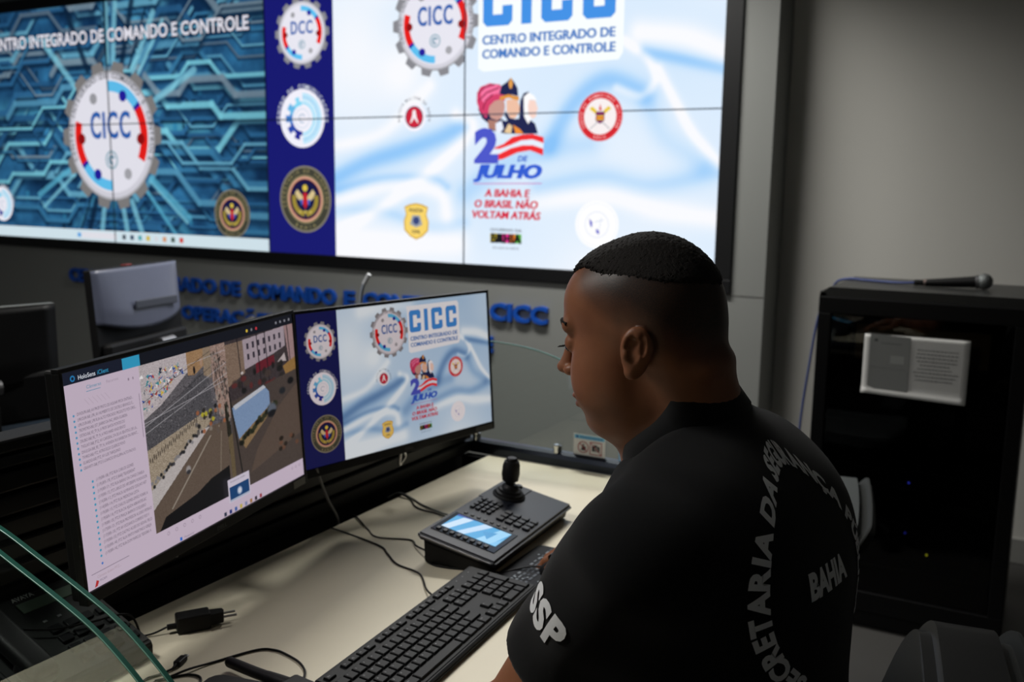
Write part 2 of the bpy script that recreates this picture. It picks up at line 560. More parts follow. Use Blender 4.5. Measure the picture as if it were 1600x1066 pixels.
# ------------------------------------------------------------------ emblems shown on the screens
def gear_emblem(a, cx, cy, R, word, ring=None, tint=(132, 132, 138)):
    P = []
    n = 14
    for i in range(n):
        b = 2 * PI * i / n
        for da, rr in ((-.15, .88), (-.10, 1.0), (.10, 1.0), (.15, .88)):
            P.append((cx + R * rr * math.cos(b + da), cy + R * rr * math.sin(b + da)))
    a.poly(P, tint)
    a.disc(cx, cy, .87 * R, (205, 204, 214))
    a.ring(cx, cy, .84 * R, .87 * R, (170, 170, 176))
    a.disc(cx, cy, .77 * R, (224, 223, 233))
    if ring:
        a.ringtext(ring, cx, cy, .775 * R, 205, -25, .075 * R, (70, 72, 80), 0.01)
    lb, red, navy = (92, 186, 232), (222, 30, 26), (34, 30, 150)
    a.arc(cx, cy, .60 * R, .74 * R, 92, 38, lb); a.arc(cx, cy, .60 * R, .74 * R, 38, 33, navy, 3)
    a.arc(cx, cy, .60 * R, .74 * R, 33, -28, red)
    a.arc(cx, cy, .60 * R, .74 * R, 163, 212, red); a.arc(cx, cy, .60 * R, .74 * R, 212, 217, navy, 3)
    a.arc(cx, cy, .60 * R, .74 * R, 217, 270, lb)
    for ang, rr, c in ((62, .60, navy), (122, .60, (150, 150, 156)), (183, .60, (140, 16, 18)), (-4, .60, (140, 16, 18)), (240, .60, navy), (302, .60, (160, 160, 166))):
        a.disc(cx + rr * R * math.cos(math.radians(ang)), cy + rr * R * math.sin(math.radians(ang)), .075 * R, c, 20)
    for q in (-.006, .006): a.text(word, cx + q * R, cy - .02 * R, .34 * R, (42, 92, 168), width=.80 * R, bold=0.02, center=True, spacing=1.15)
    a.ring(cx, cy - .32 * R, .10 * R, .125 * R, (120, 160, 176), 24)
    a.arc(cx, cy - .32 * R, .03 * R, .07 * R, 20, 300, (110, 150, 170), 12)

def half_gear_emblem(a, cx, cy, R):
    a.disc(cx, cy, .86 * R, (233, 232, 242))
    a.ringtext("CENTRO DE COMUNICAÇÕES", cx, cy, .87 * R, 190, -10, .12 * R, (210, 215, 225), 0.01)
    cols = [(126, 208, 236), (96, 176, 222), (64, 124, 196), (44, 74, 166), (36, 40, 142)]
    for i in range(36):
        b0, b1 = 90 + 5.0 * i, 95 + 5.0 * i
        tooth = ((b0 - 96) % 36) < 19
        a.arc(cx, cy, .38 * R, (.64 if tooth else .50) * R, b0, b1, cols[min(4, i * 5 // 36)], 2)
        a.z -= a.step
    a.z += a.step
    for j, c in enumerate(((150, 216, 240), (186, 226, 244), (140, 205, 236), (170, 220, 242))):
        a.arc(cx, cy, (.42 + .085 * j) * R, (.485 + .085 * j) * R, 88, -88, c)
    a.ring(cx, cy, .27 * R, .29 * R, (190, 205, 222))
    a.arc(cx, cy, .10 * R, .14 * R, 30, 300, (170, 185, 205), 14)

def eagle_emblem(a, cx, cy, R):
    a.disc(cx, cy, R, (128, 122, 104)); a.disc(cx, cy, .94 * R, (62, 62, 52))
    a.ringtext("SECRETARIA DE SEGURANÇA", cx, cy, .80 * R, 200, -20, .10 * R, (150, 140, 96), 0.01)
    a.ringtext("BAHIA", cx, cy, .90 * R, 240, 300, .10 * R, (150, 140, 96), 0.01, True)
    a.disc(cx, cy, .73 * R, (134, 126, 92)); a.disc(cx, cy, .68 * R, (204, 150, 128)); a.disc(cx, cy, .61 * R, (70, 16, 36))
    a.disc(cx, cy, .57 * R, (22, 24, 66))
    for s in (-1, 1):
        a.arc(cx, cy, .36 * R, .52 * R, 90 + s * 75, 90 + s * 175, (150, 132, 52), 14)
        a.poly([(cx + s * .06 * R, cy + .05 * R), (cx + s * .30 * R, cy + .30 * R), (cx + s * .40 * R, cy + .18 * R), (cx + s * .30 * R, cy + .02 * R), (cx + s * .12 * R, cy - .10 * R)], (206, 186, 136))
        a.poly([(cx + s * .04 * R, cy - .05 * R), (cx + s * .20 * R, cy + .02 * R), (cx + s * .16 * R, cy - .20 * R)], (60, 96, 190))
    a.poly([(cx - .07 * R, cy + .20 * R), (cx + .07 * R, cy + .20 * R), (cx + .10 * R, cy - .12 * R), (cx, cy - .30 * R), (cx - .10 * R, cy - .12 * R)], (186, 34, 44))
    a.disc(cx, cy + .34 * R, .10 * R, (214, 188, 70), 16)
    for s in (-1, 0, 1): a.disc(cx + s * .2 * R, cy - .38 * R, .05 * R, (190, 170, 90), 10)

def brigade_emblem(a, cx, cy, R):
    a.disc(cx, cy, R, (214, 60, 66)); a.disc(cx, cy, .93 * R, (205, 34, 44))
    a.ringtext("CORPO DE BOMBEIROS MILITAR", cx, cy, .80 * R, 215, -35, .11 * R, (244, 190, 190), 0.01)
    a.ringtext("BAHIA", cx, cy, .90 * R, 250, 290, .10 * R, (244, 190, 190), 0.01, True)
    a.disc(cx, cy, .73 * R, (240, 232, 232))
    for s in (-1, 1):
        a.poly([(cx + s * .1 * R, cy + .02 * R), (cx + s * .5 * R, cy + .32 * R), (cx + s * .36 * R, cy + .42 * R), (cx + s * .16 * R, cy + .26 * R)], (226, 196, 60))
        a.line([(cx + s * .44 * R, cy - .50 * R), (cx + s * .05 * R, cy - .18 * R)], .04 * R, (170, 170, 176))
    a.poly([(cx - .20 * R, cy + .20 * R), (cx + .20 * R, cy + .20 * R), (cx + .20 * R, cy - .16 * R), (cx, cy - .30 * R), (cx - .20 * R, cy - .16 * R)], (120, 40, 90))
    a.rect(cx - .17 * R, cy - .14 * R, cx + .17 * R, cy + .04 * R, (232, 186, 50))
    a.rect(cx - .17 * R, cy - .08 * R, cx + .17 * R, cy - .02 * R, (200, 40, 40))
    a.poly([(cx - .07 * R, cy + .25 * R), (cx, cy + .52 * R), (cx + .07 * R, cy + .25 * R)], (206, 40, 40))

def slide_picture(pal, W=336, H=189):
    u, v = np.meshgrid((np.arange(W) + .5) / W, (np.arange(H) + .5) / H)
    rng = np.random.default_rng(7)
    s = 0.66 + 0.34 * (value_noise(W, H, 4, rng, 2) - .5)
    s += .30 * np.exp(-(((u - .24) / .12) ** 2 + ((v - .30) / .25) ** 2)) + .25 * np.exp(-(((u - .36) / .05) ** 2 + ((v - .35) / .1) ** 2))
    def fold(pts, w, amp, skew=0.0):
        d = np.full(u.shape, 9.0)
        P = smooth_path([(p[0], p[1], 0) for p in pts], 10)
        for a, b in zip(P[:-1], P[1:]):
            ax, ay, bx, by = a.x, a.y * .5625, b.x, b.y * .5625
            dx, dy = bx - ax, by - ay
            t = np.clip(((u - ax) * dx + (v * .5625 - ay) * dy) / (dx * dx + dy * dy + 1e-12), 0, 1)
            d = np.minimum(d, np.hypot(u - ax - t * dx, v * .5625 - ay - t * dy))
        return amp * np.exp(-(d / w) ** 2)
    for pts, w, amp in (
        ([(.18, .72), (.27, .655), (.36, .615), (.44, .575), (.49, .54)], .022, -.75),
        ([(.18, .60), (.30, .56), (.38, .46), (.42, .40)], .014, .30),
        ([(.20, .90), (.32, .80), (.42, .69), (.50, .58), (.515, .53), (.48, .50)], .013, .55),
        ([(.19, .76), (.30, .715), (.42, .71), (.46, .74)], .010, -.50),
        ([(.19, .80), (.33, .74), (.44, .76), (.46, .84)], .016, .40),
        ([(.18, .83), (.30, .83), (.42, .88), (.50, .86)], .014, -.35),
        ([(.19, .97), (.32, .94), (.48, .93)], .030, .35),
        ([(.50, .76), (.58, .67), (.68, .62), (.76, .60)], .026, -.40),
        ([(.68, .60), (.73, .47), (.79, .405), (.86, .45)], .020, -.65),
        ([(.82, .29), (.865, .35), (.88, .41), (.855, .455), (.81, .43)], .008, .55),
        ([(.85, .27), (.93, .29), (1.0, .34)], .022, .50),
        ([(.86, .325), (.93, .355), (1.0, .385)], .012, -.60),
        ([(.885, .38), (.915, .47), (.95, .57), (1.0, .66)], .009, .60),
        ([(.87, .48), (.90, .58), (.97, .66)], .020, -.30),
        ([(.66, .74), (.78, .70), (.88, .725), (1.0, .68)], .020, -.45),
        ([(.66, .78), (.80, .76), (.90, .80), (1.0, .82)], .020, .40),
        ([(.30, .03), (.45, .02), (.55, .03)], .03, .25)):
        s += fold(pts, w, amp)
    s += .22 * np.clip((v - .8) / .2, 0, 1)
    s = np.clip(.70 + (s - .70) * .82, 0, 1)[..., None]
    c0, c1, c2 = (np.array(c, float) for c in pal)
    img = np.where(s < .5, c0 + (c1 - c0) * s * 2, c1 + (c2 - c1) * (s * 2 - 1))
    return img

def slide(parent, W, H, x0, y1, pm, am, pal, tone, strip, z=0.0):
    """the command-centre slide: W x H with its top-left corner at (x0, y1)"""
    X = lambda u: x0 + u * W
    Y = lambda v: y1 - v * H
    picture("slide_background", slide_picture(pal), W, H, pm, parent, z, x0, y1 - H)
    a = Art(z0=z + .0004)
    a.rect(X(0), Y(1), X(.184), Y(0), strip)
    a.build("slide_strip", am, parent)
    g = Art(z0=z + .0006)
    gear_emblem(g, X(.102), Y(.190), .0725 * W, "DCC"); g.build("gear_emblem", am, parent, tone=tone)
    half_gear_emblem(g, X(.099), Y(.497), .070 * W); g.build("half_gear_emblem", am, parent, tone=tone)
    eagle_emblem(g, X(.103), Y(.795), .0700 * W); g.build("eagle_emblem", am, parent, tone=tone)
    gear_emblem(g, X(.4325), Y(.196), .0985 * W, "CICC", "CENTRO INTEGRADO DE COMANDO E CONTROLE"); g.build("gear_emblem", am, parent, tone=tone)
    # heading
    blue = (64, 140, 222)
    P = [(.525, .03), (.812, .03), (.82, .05), (.82, .325), (.812, .345), (.54, .362), (.529, .35), (.529, .06)]
    g.poly([(X(p[0]), Y(p[1])) for p in P][::-1], (240, 246, 255))
    for x, ch in ((.539, 'C'), (.634, 'I'), (.660, 'C'), (.742, 'C')):
        w = .060
        if ch == 'I':
            g.rect(X(.6195), Y(.219), X(.6405), Y(.062), blue)
        else:
            xa, xb = x, x + .062
            t = .021
            g.rect(X(xa), Y(.205), X(xa + t), Y(.076), blue)
            g.rect(X(xa + .008), Y(.219), X(xb - .008), Y(.183), blue)
            g.rect(X(xa + .008), Y(.098), X(xb - .008), Y(.062), blue)
            g.poly([(X(xa), Y(.205)), (X(xa + .008), Y(.219)), (X(xa + .02), Y(.205))], blue)
            g.poly([(X(xa), Y(.076)), (X(xa + .02), Y(.076)), (X(xa + .008), Y(.062))], blue)
            g.rect(X(xb - t), Y(.125), X(xb), Y(.076), blue); g.rect(X(xb - t), Y(.205), X(xb), Y(.156), blue)
            g.poly([(X(xb), Y(.076)), (X(xb - .008), Y(.062)), (X(xb - .02), Y(.076))], blue)
            g.poly([(X(xb), Y(.205)), (X(xb - .02), Y(.205)), (X(xb - .008), Y(.219))], blue)
    for q in (0, .0012): g.text("CENTRO INTEGRADO DE", X(.538 + q), Y(.2755), .0275 * H, (64, 118, 190), width=.266 * W, bold=.02)
    for q in (0, .0012): g.text("COMANDO E CONTROLE", X(.538 + q), Y(.3200), .0275 * H, (64, 118, 190), width=.267 * W, bold=.02)
    g.build("slide_heading", am, parent, tone=tone)
    # the 2 de Julho emblem: three heads, a big 2, a red and white ribbon
    def pl(pts, c): g.poly([(X(p[0]), Y(p[1])) for p in pts], c)
    navy = (28, 34, 76)
    skin = (232, 186, 160)
    pl([(0.5296, 0.4796), (0.5391, 0.5129), (0.553, 0.5297), (0.5559, 0.5503), (0.5885, 0.5633), (0.6285, 0.5658), (0.6583, 0.5649), (0.6517, 0.5328), (0.6374, 0.5163), (0.6201, 0.5157), (0.5882, 0.5227), (0.5527, 0.4888)], navy)
    pl([(0.5518, 0.5174), (0.5725, 0.5222), (0.5775, 0.5386), (0.5695, 0.5531), (0.5531, 0.5445)], (170, 122, 108))
    pl([(0.5683, 0.5302), (0.5812, 0.5208), (0.5857, 0.547), (0.5777, 0.5631), (0.5695, 0.5547)], (226, 232, 246))
    pl([(0.5687, 0.4473), (0.586, 0.4563), (0.5883, 0.4725), (0.5874, 0.4887), (0.5838, 0.5079), (0.5736, 0.5206), (0.5594, 0.5136), (0.5528, 0.497), (0.5553, 0.4726)], (196, 148, 138))
    pl([(0.5347, 0.4105), (0.5548, 0.3996), (0.5765, 0.405), (0.5879, 0.4258), (0.5882, 0.458), (0.5769, 0.4534), (0.5661, 0.4569), (0.5553, 0.4726), (0.5517, 0.501), (0.5474, 0.5131), (0.5335, 0.488), (0.5272, 0.459), (0.5276, 0.4304)], (206, 62, 104))
    pl([(0.5467, 0.4056), (0.5684, 0.4037), (0.5819, 0.4174), (0.5859, 0.4378), (0.5686, 0.4344), (0.5551, 0.4442), (0.5443, 0.464), (0.536, 0.4513), (0.5358, 0.4228)], (238, 112, 156))
    for q in (((.531, .43), (.545, .412), (.566, .404)), ((.532, .455), (.548, .43), (.575, .415)), ((.540, .485), (.547, .455), (.562, .436))): g.line([(X(a_), Y(b_)) for a_, b_ in q], .0028 * W, (150, 34, 70))
    pl([(0.5756, 0.4348), (0.5803, 0.4093), (0.5909, 0.3988), (0.6003, 0.385), (0.6079, 0.4015), (0.6144, 0.4194), (0.6157, 0.445), (0.6035, 0.4396), (0.5875, 0.4403)], navy)
    pl([(0.5914, 0.455), (0.6126, 0.4529), (0.6181, 0.4715), (0.6203, 0.4852), (0.6173, 0.4995), (0.61, 0.5154), (0.5994, 0.5134), (0.5917, 0.4905)], skin)
    pl([(0.5895, 0.4904), (0.5994, 0.5134), (0.61, 0.517), (0.608, 0.525), (0.5941, 0.5213), (0.5864, 0.5024)], navy)
    pl([(0.5768, 0.4445), (0.5955, 0.4375), (0.6178, 0.4467), (0.6174, 0.4595), (0.5956, 0.4488), (0.578, 0.4559)], (216, 146, 64))
    pl([(0.5952, 0.4022), (0.6003, 0.3834), (0.6047, 0.4029), (0.6017, 0.4202), (0.5974, 0.4184)], (222, 156, 74))
    pl([(0.5869, 0.5592), (0.5963, 0.5311), (0.6044, 0.5394), (0.602, 0.5636)], (226, 196, 150))
    pl([(0.606, 0.5354), (0.6204, 0.5495), (0.6285, 0.5642), (0.6115, 0.5638)], (232, 140, 50))
    pl([(0.6185, 0.5157), (0.62, 0.4596), (0.6272, 0.4361), (0.6386, 0.4304), (0.6325, 0.4443), (0.6276, 0.476), (0.63, 0.5081), (0.6517, 0.5344), (0.6583, 0.5649), (0.6285, 0.5642)], navy)
    pl([(0.6273, 0.448), (0.6376, 0.4343), (0.6491, 0.4453), (0.6545, 0.4614), (0.643, 0.4544), (0.6369, 0.4684), (0.6373, 0.5003), (0.6437, 0.5165), (0.6376, 0.5339), (0.629, 0.5096)], (246, 246, 252))
    pl([(0.6389, 0.4574), (0.6514, 0.4596), (0.6552, 0.4772), (0.6574, 0.4868), (0.6549, 0.4931), (0.654, 0.5105), (0.6468, 0.5182), (0.6383, 0.5044), (0.6365, 0.4764)], (240, 208, 196))
    red2 = (232, 44, 48)
    pl([(0.569, 0.6071), (0.5856, 0.5977), (0.6045, 0.5752), (0.6261, 0.5674), (0.6475, 0.5658), (0.67, 0.5765), (0.6703, 0.5956), (0.6477, 0.583), (0.6236, 0.5859), (0.602, 0.6), (0.5774, 0.6131), (0.5649, 0.613)], red2)
    pl([(0.5635, 0.613), (0.5774, 0.6131), (0.602, 0.6), (0.6236, 0.5859), (0.6477, 0.583), (0.6703, 0.5956), (0.6697, 0.6131), (0.6479, 0.6018), (0.6264, 0.6016), (0.6021, 0.6108), (0.5775, 0.629), (0.5539, 0.6318)], (222, 232, 250))
    pl([(0.5539, 0.6318), (0.5775, 0.629), (0.6021, 0.6108), (0.6264, 0.6016), (0.6479, 0.6018), (0.6697, 0.6131), (0.6694, 0.6343), (0.6427, 0.6178), (0.6159, 0.625), (0.586, 0.6458), (0.5721, 0.65), (0.5243, 0.65), (0.5248, 0.6458)], red2)
    g.text("2", X(.5225), Y(.652), .098 * H, (74, 84, 196), width=.053 * W, bold=.06)
    
    g.text("DE", X(.616), Y(.653), .0165 * H, (60, 100, 200), width=.022 * W, bold=.04, shear=.2)
    for q in (0, .0022): g.text("JULHO", X(.521 + q), Y(.7065), .040 * H, (48, 90, 204), width=.145 * W, bold=.045, shear=.25)
    g.line([(X(.522), Y(.728)), (X(.668), Y(.724))], .0018 * W, (196, 120, 186))
    red = (206, 32, 62)
    for q in (0, .0012): g.text("A BAHIA E", X(.546 + q), Y(.7695), .024 * H, red, width=.097 * W, bold=.022, shear=.15)
    for q in (0, .0012): g.text("O BRASIL NÃO", X(.524 + q), Y(.806), .024 * H, red, width=.136 * W, bold=.022, shear=.15)
    for q in (0, .0012): g.text("VOLTAM ATRÁS", X(.519 + q), Y(.842), .024 * H, red, width=.147 * W, bold=.022, shear=.15)
    g.build("july_emblem", am, parent, tone=tone)
    g.text("GOVERNO DA", X(.560), Y(.885), .010 * H, (60, 60, 70), width=.068 * W, bold=.01)
    for k, (x, c) in enumerate(((.560, (214, 190, 40)), (.5735, (30, 30, 32)), (.587, (206, 40, 130)), (.6005, (230, 120, 40)), (.614, (90, 170, 60)))):
        g.poly([(X(x), Y(.923)), (X(x + .0135), Y(.923)), (X(x + .0135), Y(.892)), (X(x), Y(.892))], c)
    g.text("BAHIA", X(.561), Y(.922), .028 * H, (24, 24, 26), width=.067 * W, bold=.05)
    g.text("DO LADO DA GENTE", X(.566), Y(.944), .008 * H, (90, 90, 110), width=.056 * W)
    g.build("government_logo", am, parent, tone=tone)
    # small round badges
    cx, cy, R = X(.385), Y(.503), .030 * W
    g.disc(cx, cy, R * .9, (240, 236, 244)); g.ringtext("POLÍCIA MILITAR DA BAHIA", cx, cy, R * 1.12, 195, -15, .18 * R, (90, 90, 104), 0.01)
    g.disc(cx, cy, .70 * R, (40, 44, 90)); g.disc(cx, cy, .64 * R, (198, 36, 58))
    g.poly([(cx - .10 * R, cy + .45 * R), (cx + .10 * R, cy + .45 * R), (cx + .18 * R, cy), (cx + .36 * R, cy - .42 * R), (cx + .18 * R, cy - .30 * R), (cx, cy - .05 * R), (cx - .18 * R, cy - .30 * R), (cx - .36 * R, cy - .42 * R), (cx - .18 * R, cy)], (240, 232, 236))
    g.build("round_badge", am, parent, tone=tone)
    brigade_emblem(g, X(.781), Y(.5155), .0425 * W); g.build("brigade_emblem", am, parent, tone=tone)
    cx, cy, R = X(.3895), Y(.862), .030 * W
    sh = [(-.95, .95), (-.5, 1.12), (0, 1.2), (.5, 1.12), (.95, .95), (.82, .45), (1.0, 0), (.95, -.6), (.5, -1.0), (0, -1.2), (-.5, -1.0), (-.95, -.6), (-1.0, 0), (-.82, .45)]
    g.poly([(cx + p[0] * R, cy + p[1] * R) for p in sh][::-1], (202, 160, 50)); g.poly([(cx + p[0] * R * .9, cy + p[1] * R * .92) for p in sh][::-1], (240, 206, 104))
    g.text("POLÍCIA", cx, cy + .62 * R, .22 * R, (70, 66, 60), width=1.1 * R, bold=.03, center=True)
    g.poly([(cx - .3 * R, cy + .4 * R), (cx + .3 * R, cy + .4 * R), (cx + .5 * R, cy - .2 * R), (cx, cy - .4 * R), (cx - .5 * R, cy - .2 * R)], (150, 156, 166))
    g.disc(cx, cy + .05 * R, .26 * R, (56, 70, 120), 16)
    g.text("CIVIL", cx, cy - .78 * R, .2 * R, (70, 66, 60), width=.7 * R, bold=.03, center=True)
    g.build("police_badge", am, parent, tone=tone)
    cx, cy, R = X(.7805), Y(.851), .0425 * W
    g.disc(cx, cy, R, (246, 247, 255)); g.ring(cx, cy, .52 * R, .55 * R, (214, 220, 240)); g.ring(cx, cy, .88 * R, .9 * R, (226, 232, 246))
    g.poly([(cx - .35 * R, cy + .25 * R), (cx - .2 * R, cy + .1 * R), (cx - .22 * R, cy - .15 * R), (cx - .32 * R, cy)], (110, 110, 200))
    g.poly([(cx, cy - .15 * R), (cx + .14 * R, cy - .3 * R), (cx + .1 * R, cy - .42 * R), (cx - .04 * R, cy - .3 * R)], (110, 110, 200))
    g.line([(cx - .1 * R, cy + .1 * R), (cx + .3 * R, cy + .2 * R)], .03 * R, (190, 200, 230)); g.line([(cx + .1 * R, cy - .3 * R), (cx + .2 * R, cy + .3 * R)], .02 * R, (190, 200, 230))
    g.build("white_badge", am, parent, tone=tone)

def circuit_picture(W=480, H=270):
    rng = np.random.default_rng(11); rd = random.Random(4)
    R = Raster(W, H, (24, 66, 108))
    n = value_noise(W, H, 7, rng, 3)[..., None]
    n2 = value_noise(W, H, 40, rng, 2)[..., None]
    R.A = np.array((16, 48, 84.)) + (np.array((58, 134, 184.)) - np.array((16, 48, 84.))) * np.clip(n * 1.5 - .3 + (n2 - .5) * .5, 0, 1)
    asp = 16 / 9
    for x, w in ((.43, .03), (.50, .035), (.57, .025), (.62, .03)):        # light shafts above and below the emblem
        R.seg((x + (x - .5) * .7, -.02), (x, .30), w, (110, 196, 220), .55, 1.0, asp)
        R.seg((x, .80), (x + (x - .5) * 1.2, .97), w * .7, (96, 190, 214), .5, 1.0, asp)
    R.seg((-.02, .45), (.27, .45), .05, (100, 196, 216), .5, 1.0, asp)
    R.seg((.60, .52), (.80, .52), .06, (104, 200, 220), .6, 1.0, asp)
    for i in range(120):                                                     # little chips
        x, y = rd.random(), rd.random(); w = rd.choice((.006, .01, .014)); h = rd.choice((.02, .03, .05))
        R.poly([(x, y), (x + w, y), (x + w, y + h), (x, y + h)], rd.choice([(10, 30, 50), (14, 40, 66), (50, 130, 170)]), .8)
    for i in range(80):                                                     # traces with 45 degree bends
        right = rd.random() < .62
        y = rd.random(); x = (1.02 if right else -.02)
        d = -1 if right else 1
        col = rd.choice([(104, 172, 200), (84, 150, 184), (120, 142, 158), (58, 124, 166), (124, 204, 222), (92, 114, 134), (40, 92, 136), (46, 104, 150)])
        w = rd.choice((.005, .007, .010, .015))
        pts = [(x, y)]
        for k in range(rd.randint(2, 5)):
            L = rd.uniform(.05, .16); x += d * L; pts.append((x, y))
            s = rd.uniform(.02, .07) * rd.choice((-1, 1)); x += d * abs(s); y += s * asp; pts.append((x, y))
        for p, q in zip(pts[:-1], pts[1:]): R.seg((p[0], p[1] + w * 1.2), (q[0], q[1] + w * 1.2), w * 1.6, (10, 34, 60), .55, .5, asp)
        for p, q in zip(pts[:-1], pts[1:]): R.seg(p, q, w, col, .9, .35, asp)
    for i in range(26):                                                      # traces fanning out under the emblem
        b = math.radians(rd.uniform(200, 340) if i % 2 else rd.uniform(20, 160))
        x, y = .5 + .17 * math.cos(b), .545 - .30 * math.sin(b)
        q = (.5 + .32 * math.cos(b), .545 - .56 * math.sin(b))
        R.seg((x, y), q, rd.choice((.006, .010, .016)), rd.choice([(90, 176, 206), (36, 86, 130), (130, 200, 220), (12, 34, 58)]), .8, .4, asp)
    vg = np.clip(1.05 - .35 * np.hypot(R.u - .55, (R.v - .5) * .7), .55, 1.05)[..., None]
    return np.clip(R.A * vg + (np.random.default_rng(2).random((H, W, 1)) - .5) * 8, 0, 255)

# ------------------------------------------------------------------ the video wall
vw = thing("video_wall", "huge black framed video wall of eight tiled screens filling the upper left of the room", "video wall", ((VW_L + VW_R) / 2, y0, FR_B))
bm = BM()
ox, oz = vw.location.x, vw.location.z
def fb(xa, xb, za, zb): box(bm, ((xa + xb) / 2 - ox, .05, (za + zb) / 2 - oz), (xb - xa, .13, zb - za), bev=.003)
fb(FR_L, FR_R, FR_B, VW_B); fb(FR_L, FR_R, VW_T, FR_T); fb(FR_L, VW_L, VW_B, VW_T); fb(VW_R, FR_R, VW_B, VW_T)
obj("frame", bm, M_BEZEL, vw)
PW = (VW_R - VW_L) / 4; PH = (VW_T - VW_B) / 2
for r in range(2):
    for c in range(4):
        bm = BM(); box(bm, (VW_L + PW * (c + .5) - ox, .04, VW_B + PH * (r + .5) - oz), (PW - .002, .07, PH - .002))
        obj("display_panel", bm, M_BLACK, vw)
lcd = bpy.data.objects.new("left_half_image", None); link(lcd, vw)
lcd.rotation_euler = (PI / 2, 0, 0); lcd.location = (VW_L - ox, .004, VW_B - oz)
rcd = bpy.data.objects.new("right_half_image", None); link(rcd, vw)
rcd.rotation_euler = (PI / 2, 0, 0); rcd.location = (VW_L + 2 * PW - ox, .004, VW_B - oz)
IW, IH = 2 * PW, 2 * PH
lcd["label"] = "computer desktop with a blue circuit board wallpaper"; rcd["label"] = "presentation slide with emblems"
picture("wallpaper", circuit_picture(), IW, IH, M_PICT_WALL, lcd)
g = Art(z0=.0004)
X = lambda u: u * IW
Y = lambda v: IH - v * IH
g.text("CENTRO INTEGRADO DE COMANDO E CONTROLE", X(.048), Y(.163), .050 * IH, (30, 40, 60), width=.912 * IW, bold=.055)
g.text("CENTRO INTEGRADO DE COMANDO E CONTROLE", X(.050), Y(.160), .050 * IH, (222, 220, 230), width=.905 * IW, bold=.025)
g.build("title_text", M_ART_WALL, lcd)
gear_emblem(g, X(.5), Y(.550), .1745 * IW, "CICC", "CENTRO INTEGRADO DE COMANDO E CONTROLE", (122, 120, 120)); g.build("gear_emblem", M_ART_WALL, lcd)
half_gear_emblem(g, X(.062), Y(.852), .052 * IW); g.build("half_gear_emblem", M_ART_WALL, lcd)
eagle_emblem(g, X(.890), Y(.860), .054 * IW); g.build("eagle_emblem", M_ART_WALL, lcd)
g.rect(X(0), Y(1), X(1), Y(.952), (206, 224, 232))
g.rect(X(.375), Y(.990), X(.505), Y(.962), (222, 222, 230)); g.rect(X(.36), Y(.985), X(.372), Y(.968), (60, 150, 220))
for k, c in enumerate(((60, 70, 84), (40, 60, 90), (70, 160, 170), (206, 180, 60), (210, 214, 220), (210, 150, 110), (60, 80, 70), (206, 60, 50))):
    g.rect(X(.525 + .028 * k), Y(.986), X(.537 + .028 * k), Y(.966), c)
g.build("taskbar", M_ART_WALL, lcd)
slide(rcd, IW, IH, 0, IH, M_PICT_WALL, M_ART_WALL, ((138, 196, 250), (206, 230, 253), (250, 251, 255)), lambda c: tuple(min(255, v * 1.04) for v in c), (24, 26, 112))
bm = BM()
for c in (1, 2, 3): box(bm, (VW_L + PW * c - ox, .0005, (VW_B + VW_T) / 2 - oz), (.0055, .004, VW_T - VW_B))
box(bm, ((VW_L + VW_R) / 2 - ox, .0005, (VW_B + VW_T) / 2 - oz), (VW_R - VW_L, .004, .0055))
obj("panel_seams", bm, mat("seam_grey", (36, 52, 74), 0.6), vw)

# ------------------------------------------------------------------ console: worktop, slat wall, dividers
ZD = 0.7415
def worktop(name, label, ya, yb, legs):
    t = thing(name, label, "desk", (-0.845, (ya + yb) / 2, 0))
    bm = BM(); box(bm, (0, 0, ZD - .0125), (.71, yb - ya, .025), bev=.003, seg=3)
    obj("desktop", bm, M_DESK, t)
    bm = BM(); box(bm, (.3555, 0, ZD - .0125), (.0015, yb - ya - .004, .022))
    obj("edge_band", bm, M_DESKEDGE, t)
    for yy in legs:
        bm = BM(); box(bm, (0, yy - (ya + yb) / 2, (ZD - .025) / 2), (.56, .03, ZD - .025), bev=.004)
        obj("leg_panel", bm, M_BLACKG, t)
    return t
worktop("console_desk", "cream laminate console worktop under the keyboards and joystick controller", .672, 2.048, (.72, 2.0))
worktop("console_desk", "cream laminate worktop of the neighbouring console, beyond the nearest glass dividers", -.74, .612, (-.6, .56))

t = thing("slat_wall", "black slatted console back panel behind the two lit monitors", "slat wall", (-1.275, 1.36, ZD - .03))
LW = 1.385
bm = BM(); box(bm, (-.012, 0, -.185), (.022, LW, 1.03)); obj("back_panel", bm, M_SLAT, t)
for k in range(8):
    bm = BM(); box(bm, (.008, 0, .045 + .034 * k), (.022, LW, .029), bev=.004)
    obj("slat", bm, M_SLAT, t)
bm = BM(); box(bm, (.004, 0, .338), (.05, LW, .020), bev=.004); box(bm, (.012, 0, .316), (.036, LW, .016), bev=.003)
obj("top_rail", bm, mat("dark_rail_aluminium", (27, 28, 30), 0.55, spec=.3), t)
bm = BM(); box(bm, (.0425, LW / 2 - .02, -.343), (.062, .03, .74)); obj("end_panel", bm, mat("matt_black", (8, 8, 8), .95, spec=.1), t)
bm = BM(); box(bm, (.040, 0, -.07), (.06, LW, .03)); obj("cable_tray", bm, mat("matt_black", (8, 8, 8), .95, spec=.1), t)

